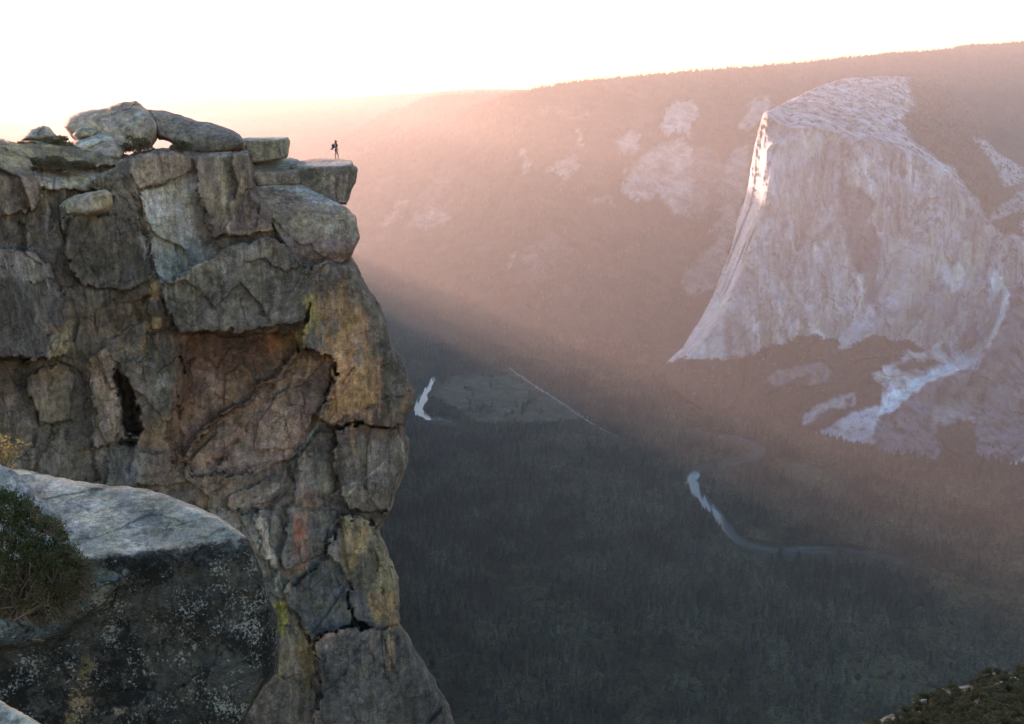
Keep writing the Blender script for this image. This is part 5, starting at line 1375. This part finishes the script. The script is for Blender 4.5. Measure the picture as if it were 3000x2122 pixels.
def sub(name, joints, edges, radii, mat, parent=person, root_i=0): return skin_mesh(name, joints, edges, radii, mat, root_i, 2, parent)
sub("shirt", [P_['pelvis'], P_['waist'], P_['chest'], (.01, 0, 1.34), P_['shL'], P_['shR'], (-.012, .18, 1.17), (-.005, -.185, 1.17)], [(0, 1), (1, 2), (2, 3), (2, 4), (2, 5), (4, 6), (5, 7)], [(.125, .105), (.115, .10), (.135, .115), (.068, .068), .068, .068, .055, .055], M_SHIRT)
sub("shorts", [(-.015, 0, .97), (-.02, .085, .86), (-.02, -.085, .86), (-.047, .088, .66), (.065, -.09, .66)], [(0, 1), (0, 2), (1, 3), (2, 4)], [(.10, .085), .095, .095, .085, .085], M_SHORTS)
for s in ('L', 'R'):
    h, t, a = P_['heel' + s], P_['toe' + s], P_['ank' + s]
    sub("boot", [(a[0], a[1], a[2] + .03), h, ((h[0] + t[0]) / 2 + .02, (h[1] + t[1]) / 2, .045), t], [(0, 1), (1, 2), (2, 3)], [.046, .048, (.048, .043), (.044, .034)], M_SHOE)
# long loose hair over the shoulder and down the front
hp = [(.03, 0, 1.655), (-.02, 0, 1.60), (-.03, 0, 1.50), (-.01, -.02, 1.42), (.05, -.06, 1.36), (.09, -.07, 1.26), (.10, -.07, 1.14), (.09, -.06, 1.03), (.0, .03, 1.40), (.06, .08, 1.30), (.08, .08, 1.12)]
sub("hair", hp, [(0, 1), (1, 2), (2, 3), (3, 4), (4, 5), (5, 6), (6, 7), (2, 8), (8, 9), (9, 10)], [.055, .09, .09, .075, .06, .06, .055, .03, .055, .05, .03], M_HAIR)
fc = mesh_obj("face_features", *(lambda p: (np.concatenate([a for a, _ in p]), [np.concatenate([f + o for (a, f), o in zip(p, np.cumsum([0] + [len(a) for a, _ in p])[:-1])])]))([
    tube([(.13, -.032, 1.535), (.137, -.032, 1.535)], .010, .006, 8), tube([(.13, .032, 1.535), (.137, .032, 1.535)], .010, .006, 8), tube([(.128, 0, 1.53), (.150, 0, 1.505), (.138, 0, 1.495)], .008, .012, 8), tube([(.130, -.022, 1.468), (.137, 0, 1.466), (.130, .022, 1.468)], .006, .006, 6)]),
    M_SKIN, None, True, person) if False else None
def feature(name, pts, r0, r1, m):
    v, f = tube(pts, r0, r1, 8); return mesh_obj(name, v, f, m, None, True, person)
for s in (-1, 1):
    feature("eye", [(.112, s * .032, 1.54), (.124, s * .032, 1.54)], .011, .006, M_SHOE)
    feature("ear", [(.03, s * .078, 1.52), (.03, s * .088, 1.545), (.022, s * .084, 1.565)], .012, .014, M_SKIN)
feature("nose", [(.115, 0, 1.54), (.142, 0, 1.512), (.128, 0, 1.502)], .008, .011, M_SKIN)
feature("mouth", [(.112, -.022, 1.478), (.124, 0, 1.476), (.112, .022, 1.478)], .006, .006, M_SHIRT)
tag(person, "hiker in lavender top and shorts standing on the ledge, wearing a backpack", "person")
# the pack on her back
pack = empty("backpack", feet)
skin_mesh("pack_bag", [(-.17, 0, .93), (-.20, 0, 1.06), (-.19, 0, 1.20), (-.14, 0, 1.34), (-.33, 0, 1.0), (-.30, 0, 1.16)], [(0, 1), (1, 2), (2, 3), (1, 4), (2, 5)], [(.14, .14), (.17, .17), (.16, .16), (.10, .10), (.12, .12), (.10, .10)], M_PACK, 1, 2, pack)
v, f = tube([(-.22, -.05, .96), (-.34, -.03, .90), (-.42, .0, .87)], .085, .04, 8); mesh_obj("jacket_roll", v, f, M_PACK, None, True, pack)
for s in (-1, 1):
    v, f = tube([(-.13, s * .09, 1.36), (-.02, s * .105, 1.40), (.10, s * .10, 1.30), (.11, s * .11, 1.18), (.0, s * .13, 1.06), (-.13, s * .10, 1.02)], .022, .02, 6); mesh_obj("strap", v, f, M_STRAP, None, True, pack)
tag(pack, "bulky dark backpack with a rolled jacket, on the back of the hiker", "backpack")
sc_ = .985 * 56 / 56
person.scale = pack.scale = (sc_ * 1.12, sc_ * 1.1, sc_)
# seen side-on from our bearing
person.rotation_euler = pack.rotation_euler = (0, 0, R(-4))

# ------------------------------------------------------------------ cars parked along the valley road
M_PAINT = [plain("white_car_paint", (.78, .78, .78), .35, .5, .03), plain("silver_car_paint", (.5, .5, .52), .35, .5, .03), plain("pale_grey_car_paint", (.62, .62, .62), .35, .5, .03), plain("dark_car_paint", (.05, .06, .08), .35, .5, .03)]
M_GLASS = plain("car_glass", (.02, .025, .03), .1, .6, .02); M_TYRE = plain("tyre_rubber", (.02, .02, .02), .9, .1, .05)
def car_model(paint, van=False):
    bm = bmesh.new()
    def box(x0, x1, y0, y1, z0, z1, mi, tx=0, ty=0):
        g = [bm.verts.new(p) for p in ((x0, y0, z0), (x1, y0, z0), (x1, y1, z0), (x0, y1, z0), (x0 + tx, y0 + ty, z1), (x1 - tx, y0 + ty, z1), (x1 - tx, y1 - ty, z1), (x0 + tx, y1 - ty, z1))]
        for f in ((3, 2, 1, 0), (4, 5, 6, 7), (0, 1, 5, 4), (1, 2, 6, 5), (2, 3, 7, 6), (3, 0, 4, 7)):
            bm.faces.new([g[i] for i in f]).material_index = mi
    box(-2.3, 2.3, -.9, .9, .3, .95, 0, .08, .05)
    if van: box(-2.2, 1.6, -.86, .86, .951, 1.75, 1, .25, .12); box(-1.95, 1.35, -.74, .74, 1.751, 1.86, 0, .1, .05)
    else: box(-1.6, 1.05, -.82, .82, .951, 1.38, 1, .5, .14); box(-1.1, .5, -.68, .68, 1.381, 1.46, 0, .1, .05)
    for x in (-1.4, 1.4):
        for y in (-.8, .8):
            r_ = bmesh.ops.create_cone(bm, cap_ends=True, segments=14, radius1=.33, radius2=.33, depth=.24, matrix=Matrix.Translation((x, y * 1.06, .33)) @ Matrix.Rotation(math.pi / 2, 4, 'X'))
            for v_ in r_['verts']:
                for f_ in v_.link_faces: f_.material_index = 2
    me = bpy.data.meshes.new("parked_car"); bm.to_mesh(me); bm.free()
    for m in (paint, M_GLASS, M_TYRE): me.materials.append(m)
    return me
car_meshes = [car_model(p, v) for p in M_PAINT for v in (False, True)]
rc_ = np.random.default_rng(4)
def road_at(f):
    i = f * (len(ROAD_P) - 1); k = int(min(i, len(ROAD_P) - 2)); return ROAD_P[k] + (ROAD_P[k + 1] - ROAD_P[k]) * (i - k), ROAD_P[k + 1] - ROAD_P[k]
rp_x, rp_y, _ = project(ROAD_P)
ncar = 0
for x0, x1 in ((1512, 1541), (1566, 1604), (1618, 1656), (1690, 1700)):
    f0, f1 = np.interp([x0, x1], rp_x, np.linspace(0, 1, len(rp_x)))
    La, _ = road_at(f0); Lb, _ = road_at(f1)
    n = int(np.linalg.norm(Lb - La) / 8.2)
    for i in range(n):
        if rc_.random() < .12: continue
        p, t = road_at(f0 + (f1 - f0) * (i + .5) / n); t = t / np.linalg.norm(t); nn = np.array([-t[1], t[0], 0])
        side = -1 if rc_.random() < .8 else 1
        o = bpy.data.objects.new("parked_car", car_meshes[int(rc_.choice([0, 1, 2, 3, 4, 5, 6], p=[.28, .22, .14, .08, .14, .06, .08]))]); COL.objects.link(o)
        o.location = p + nn * side * 5.6 + np.array([0, 0, .05]); o.rotation_euler = (0, 0, math.atan2(t[1], t[0])); ncar += 1
        tag(o, "tiny car parked along the straight road by the meadow", "car", "cars parked along the meadow road")
for i, (x, y) in enumerate([(1719, 1216), (1722, 1224), (1731, 1230), (1720, 1231), (1723, 1234), (1747, 1227), (1708, 1220)]):
    p = on_plane_z(np.array(x), np.array(y), FLOOR + 1)
    o = bpy.data.objects.new("parked_car", car_meshes[i % 4]); COL.objects.link(o); o.location = p; o.rotation_euler = (0, 0, rc_.uniform(0, 3)); o.scale = (1.3, 1.3, 1.5)
    tag(o, "tiny pale vehicle in the clearing at the near end of the meadow road", "vehicle", "vehicles in the clearing by the road")
print("cars", ncar)
# ------------------------------------------------------------------ trees
M_NEEDLE = leaf_material("conifer_needles", (.010, .017, .010), (.066, .061, .042), .9, 0, .1, True)
M_OAK = leaf_material("oak_leaves", (.034, .042, .016), (.108, .092, .052), .9, 0, .1, True)
M_BARK = plain("bark", (.10, .075, .055), .95, .1)

def tree_mesh(kind, seed, rich=1.0):
    """unit-height tree: tapered trunk and a crown of many separate boughs or leaf sprays"""
    r = np.random.default_rng(seed)
    V, F3, F4, mi3, mi4 = [], [], [], [], []
    def addv(p): V.append(p); return len(V) - 1
    n = 6
    th = .96 if kind == 'conifer' else .62
    rings = []
    for z, rad in ((0, .017), (.3, .013), (th * .7, .008), (th, .002)):
        jx, jy = r.normal(0, .004, 2) if z > 0 else (0, 0)
        rings.append([addv((rad * math.cos(2 * math.pi * k / n) + jx, rad * math.sin(2 * math.pi * k / n) + jy, z)) for k in range(n)])
    for a, b in zip(rings[:-1], rings[1:]):
        for k in range(n):
            F4.append((a[k], a[(k + 1) % n], b[(k + 1) % n], b[k])); mi4.append(0)
    if kind == 'conifer':
        lean = r.uniform(.8, 1.25); z0 = r.uniform(.12, .3); wid = r.uniform(.13, .19)
        levels = int(15 * rich)
        for i in range(levels):
            f = i / (levels - 1); z = z0 + (0.985 - z0) * f
            rad = wid * (1 - f) ** r.uniform(.75, .95) * r.uniform(.8, 1.15) + .012
            nb = max(4, int((9 - 4 * f) * rich)); a0 = r.uniform(0, 6.28)
            for k in range(nb):
                if r.random() < .08: continue
                a = a0 + 6.283 * k / nb + r.normal(0, .2); L = rad * r.uniform(.65, 1.2)
                dz = -L * r.uniform(.25, .6); w = L * r.uniform(.32, .5) + .008
                ca, sa = math.cos(a), math.sin(a)
                p0 = (0, 0, z + .02); tip = (ca * L, sa * L, z + dz)
                m1 = (ca * L * .55 - sa * w, sa * L * .55 + ca * w, z + dz * .55 - .012); m2 = (ca * L * .55 + sa * w, sa * L * .55 - ca * w, z + dz * .55 - .012)
                mt = (ca * L * .5, sa * L * .5, z + dz * .35 + .014)
                i0, i1, i2, i3, i4 = [addv(p) for p in (p0, m1, tip, m2, mt)]
                F3 += [(i0, i1, i4), (i1, i2, i4), (i2, i3, i4), (i3, i0, i4)]; mi3 += [1] * 4
    else:
        cl = []
        for k in range(int(13 * rich)):
            a = r.uniform(0, 6.283); q = math.sqrt(r.uniform(.02, 1)) * .27
            cl.append((q * math.cos(a), q * math.sin(a), .62 + r.uniform(-.18, .26) * (1 - (q / .27) ** 2 * .6), r.uniform(.08, .15)))
        for (cx, cy_, cz, cr) in cl:
            # limb
            b0, b1, b2 = addv((.006, 0, .34)), addv((-.006, 0, .34)), addv((cx, cy_, cz)); F3.append((b0, b1, b2)); mi3.append(0)
            for k in range(int(34 * rich)):
                d = r.normal(0, 1, 3); d /= np.linalg.norm(d); d *= cr * r.uniform(.7, 1.08)
                d[2] *= .75
                c = np.array([cx, cy_, cz]) + d
                u = np.cross(d, r.normal(0, 1, 3)); u /= np.linalg.norm(u) + 1e-9
                w = np.cross(d, u); w /= np.linalg.norm(w) + 1e-9
                s = r.uniform(.016, .034)
                w = w * .8 + d / np.linalg.norm(d) * r.uniform(-.6, .6)
                i = [addv(tuple(c + s * (u * e + w * g))) for e, g in ((-1, -.7), (1, -.8), (.8, .9), (-.7, 1))]
                F4.append(tuple(i)); mi4.append(1)
    return np.array(V), np.array(F3).reshape(-1, 3), np.array(F4).reshape(-1, 4), mi3 + mi4

def tree_proto(kind, seed, name, rich=1.0, link=False):
    V, F3, F4, mi = tree_mesh(kind, seed, rich)
    return mesh_obj(name, V, [F3, F4], None, None, False, None, link, mats=[M_BARK, M_NEEDLE if kind == 'conifer' else M_OAK], midx=mi)

protos = [tree_proto('conifer', 100 + i, "conifer") for i in range(5)] + [tree_proto('oak', 200 + i, "oak_tree") for i in range(4)]
pcol = bpy.data.collections.new("tree_models")
for p in protos: pcol.objects.link(p)

# --- where trees stand on the valley floor
sp = 12.5
ys = np.arange(960, 4100, sp); xs = np.arange(-2000, 2900, sp)
X, Y = np.meshgrid(xs, ys)
X = X + RNG.uniform(-.48, .48, X.shape) * sp; Y = Y + RNG.uniform(-.48, .48, Y.shape) * sp
P = np.stack([X, Y, np.full_like(X, FLOOR)], -1).reshape(-1, 3)
px, py, dep = project(P)
k = (np.abs(px - 1500) < 1900) & (py < 2350) & (px > 700)
P, px, py = P[k], px[k], py[k]
q = np.stack([px, py, 0 * px], -1)
dens = fbm(P, 260, 4, 77)
mead = np.maximum(poly_sd(px, py, meadow_poly), poly_sd(px, py, meadow2_poly)) + 5 * fbm(q, 22, 3, 5)
clump = fbm(P, 90, 3, 79)
keep = (mead < 0) | ((clump > .26) & (mead < 60))
def dist_xy(P, L):
    d = np.full(len(P), 1e9)
    for a in L[::2]:
        d = np.minimum(d, np.hypot(P[:, 0] - a[0], P[:, 1] - a[1]))
    return d
dR = np.minimum(dist_xy(P, RIV_R), dist_xy(P, RIV_L)); dRoad = dist_xy(P, ROAD_P)
keep &= (dR > 20) & (dRoad > 13)
# open water stays in sight: only low growth on the near bank
below = np.zeros(len(P))
for ln in (river_r, river_l):
    for dy in (6, 12, 18, 24, 31):
        below = np.maximum(below, (line_d(px, py - dy, ln) < 9) * 1.0)
gapn = fbm(np.stack([px, py * 0, py * 0], -1), 46, 3, 33)
low = (below > .5) & (gapn < .30)
big = keep & (~low | ((RNG.random(len(P)) < .22) & (dR > 32)))
road_gap = line_d(px, py - 9, road_line) < 8
roadn = fbm(np.stack([px, px * 0, px * 0], -1), 26, 2, 35)
big &= ~(road_gap & (roadn < .25))
# --- drop what lies inside the mountain's foot
foot = np.interp(px, [p[0] for p in foot_line], [p[1] for p in foot_line])
big &= py > np.minimum(foot, 1500) * (px > 1900) 
oak = (dens + .9 * RNG.normal(0, .25, len(P)) > .10) | ((py > 1830) & (RNG.random(len(P)) < .45))
h = np.where(oak, RNG.uniform(12, 21, len(P)), RNG.uniform(17, 44, len(P)) * (1 + .35 * clump))
h = np.where(mead > -12, h * .6, h)
h = np.where(low, RNG.uniform(3.5, 7.5, len(P)), h); oak = oak | low
P, px, py, oak, h = P[big], px[big], py[big], oak[big], h[big]
var = np.where(oak, 5 + RNG.integers(0, 4, len(P)), RNG.integers(0, 5, len(P)))
print("floor trees", len(P))

# --- the 300 that show largest stand as objects of their own
sil = np.interp(py, [1100, 1153, 1272, 1442, 1500, 1553, 1656, 1832, 1903, 1956, 2020, 2073, 2122], [1217, 1217, 1200, 1158, 1144, 1110, 1152, 1172, 1217, 1252, 1288, 1317, 1330])
knob = np.interp(px, [2540, 2580, 2714, 2844, 2868, 2975, 3000], [2135, 2107, 2042, 2007, 1981, 1950, 1945])
hpx = h * FL / np.linalg.norm(P, axis=1)
vis = (px > sil + 8) & (px < 2994) & (py < 2118) & ((px < 2540) | (py < knob - 6)) & (py - hpx * .8 > 5)
front = np.where(vis)[0]
front = front[np.argsort(-hpx[front] * np.where(oak[front], 1.15, 1))][:300]
sel = np.zeros(len(P), bool); sel[front] = True
made = {}
for i in front:
    v = int(var[i])
    if v not in made:
        o = made[v] = protos[v].copy()
        o.name = "conifer_tree" if v < 5 else "oak_tree"
    else:
        o = made[v].copy()
    COL.objects.link(o)
    s = float(h[i]); w = s * (float(RNG.uniform(1.0, 1.6)) if v < 5 else float(RNG.uniform(1.15, 1.6)))
    o.location = P[i]; o.scale = (w, w, s); o.rotation_euler = (0, 0, float(RNG.uniform(0, 6.28)))
    if v < 5:
        tag(o, "dark pointed conifer rising from the valley floor forest below the cliff", "tree", "conifers standing in the valley forest")
    else:
        tag(o, "low round-crowned olive green oak in the valley forest below the cliff", "tree", "oaks standing in the valley forest")
pts = [P[~sel]]; hs = [h[~sel]]; vr = [var[~sel]]; wd = [np.where(var[~sel] < 5, 1.5, 1.7)]

# --- mountain sides, talus and summit
def scatter_mesh(V, F, C, n, hlo, hhi, seed, accept):
    r = np.random.default_rng(seed)
    A = V[F[:, 0]]; B = V[F[:, 1]]; Cc = V[F[:, 2]]; D = V[F[:, 3]]
    area = .5 * np.linalg.norm(np.cross(Cc - A, D - B), axis=1)
    nz = np.abs(np.cross(Cc - A, D - B)[:, 2]) / (2 * area + 1e-9)
    pr = area * nz * accept(A, C[F[:, 0]], nz)
    pr = pr / pr.sum()
    f = r.choice(len(F), n, p=pr)
    u, v = r.random((2, n))
    u = u[:, None]; v = v[:, None]
    Pn = A[f] * (1 - u) * (1 - v) + B[f] * u * (1 - v) + Cc[f] * u * v + D[f] * (1 - u) * v
    return Pn, r.uniform(hlo, hhi, n), r.integers(0, 5, n), np.full(n, 1.2)

def obj_arrays(o):
    me = o.data
    V = np.empty(len(me.vertices) * 3, np.float32); me.vertices.foreach_get('co', V)
    Lp = np.empty(len(me.loops), np.int32); me.loops.foreach_get('vertex_index', Lp)
    tot = np.empty(len(me.polygons), np.int32); me.polygons.foreach_get('loop_total', tot)
    c = np.empty(len(me.vertices) * 4, np.float32); me.color_attributes['Col'].data.foreach_get('color', c)
    assert (tot == 4).all()
    return V.reshape(-1, 3).astype(float), Lp.reshape(-1, 4), c.reshape(-1, 4)[:, :3]
def dark_only(A, c, nz):
    lum = c.mean(1)
    qx, qy, _ = project(A)
    return ((lum < .075) * 1.0 + (lum < .15) * .03) * ((qx > -200) & (qx < 3200) & (qy > 0))
for ob, n, lo, hi, sd_ in ((NW_OBJ, 26000, 14, 30, 5), (ELCAP, 15000, 9, 20, 6)):
    V_, F_, C_ = obj_arrays(ob)
    a = scatter_mesh(V_, F_, C_, n, lo, hi, sd_, dark_only)
    if ob is ELCAP:
        pxx, pyy, _ = project(a[0])
        summit_t = pyy < 640
        a = (a[0], np.where(summit_t & (pxx < 2600), a[1] * .6, a[1]), np.where(RNG.random(n) < .45, 5 + a[2] % 4, a[2]), a[3])
    for lst, x in zip((pts, hs, vr, wd), a): lst.append(x)
for nm, n, sd_ in (("wooded_hills", 2500, 8), ):
    V_, F_, C_ = obj_arrays(bpy.data.objects[nm])
    a = scatter_mesh(V_, F_, C_, n, 18, 34, sd_, dark_only)
    for lst, x in zip((pts, hs, vr, wd), a): lst.append(x)
# skyline trees along the north wall crest
crest = NW_G[149]
cx_, _, _ = project(crest)
r_ = np.random.default_rng(3)
n = 1500
u = r_.uniform(60, len(crest) - 2, n); i0 = u.astype(int); fr = (u - i0)[:, None]
Pc = crest[i0] * (1 - fr) + crest[i0 + 1] * fr + r_.normal(0, 8, (n, 3)) * np.array([1, 1, 0]) + np.array([0, 0, -3])
pts.append(Pc); hs.append(r_.uniform(6, 19, n)); vr.append(r_.integers(0, 5, n)); wd.append(np.full(n, 1.2))

PT = np.concatenate(pts); HS = np.concatenate(hs); VR = np.concatenate(vr); WD = np.concatenate(wd)
me = bpy.data.meshes.new("forest"); me.vertices.add(len(PT)); me.vertices.foreach_set('co', PT.astype(np.float32).ravel())
a = me.attributes.new('size', 'FLOAT_VECTOR', 'POINT'); a.data.foreach_set('vector', np.stack([HS * WD, HS * WD, HS], -1).astype(np.float32).ravel())
a = me.attributes.new('turn', 'FLOAT_VECTOR', 'POINT'); a.data.foreach_set('vector', np.stack([0 * HS, 0 * HS, RNG.uniform(0, 6.28, len(HS))], -1).astype(np.float32).ravel())
a = me.attributes.new('model', 'INT', 'POINT'); a.data.foreach_set('value', VR.astype(np.int32))
forest = bpy.data.objects.new("forest", me); COL.objects.link(forest); forest['kind'] = 'stuff'
gn = bpy.data.node_groups.new("forest_planting", 'GeometryNodeTree')
gn.interface.new_socket("Geometry", in_out='INPUT', socket_type='NodeSocketGeometry'); gn.interface.new_socket("Geometry", in_out='OUTPUT', socket_type='NodeSocketGeometry')
gi = gn.nodes.new('NodeGroupInput'); go = gn.nodes.new('NodeGroupOutput')
iop = gn.nodes.new('GeometryNodeInstanceOnPoints'); ci = gn.nodes.new('GeometryNodeCollectionInfo')
ci.inputs['Collection'].default_value = pcol; ci.inputs['Separate Children'].default_value = True; ci.inputs['Reset Children'].default_value = True
def nattr(nm, dt):
    x = gn.nodes.new('GeometryNodeInputNamedAttribute'); x.data_type = dt; x.inputs['Name'].default_value = nm
    return [s for s in x.outputs if s.enabled and s.name == 'Attribute'][0]
iop.inputs['Pick Instance'].default_value = True
L_ = gn.links.new
L_(gi.outputs[0], iop.inputs['Points']); L_(ci.outputs[0], iop.inputs['Instance'])
L_(nattr('model', 'INT'), iop.inputs['Instance Index']); L_(nattr('turn', 'FLOAT_VECTOR'), iop.inputs['Rotation']); L_(nattr('size', 'FLOAT_VECTOR'), iop.inputs['Scale'])
L_(iop.outputs[0], go.inputs[0])
md = forest.modifiers.new("planting", 'NODES'); md.node_group = gn
print("forest", len(PT))
build_haze((-9000, -400, -1130), (9000, 9900, 640))
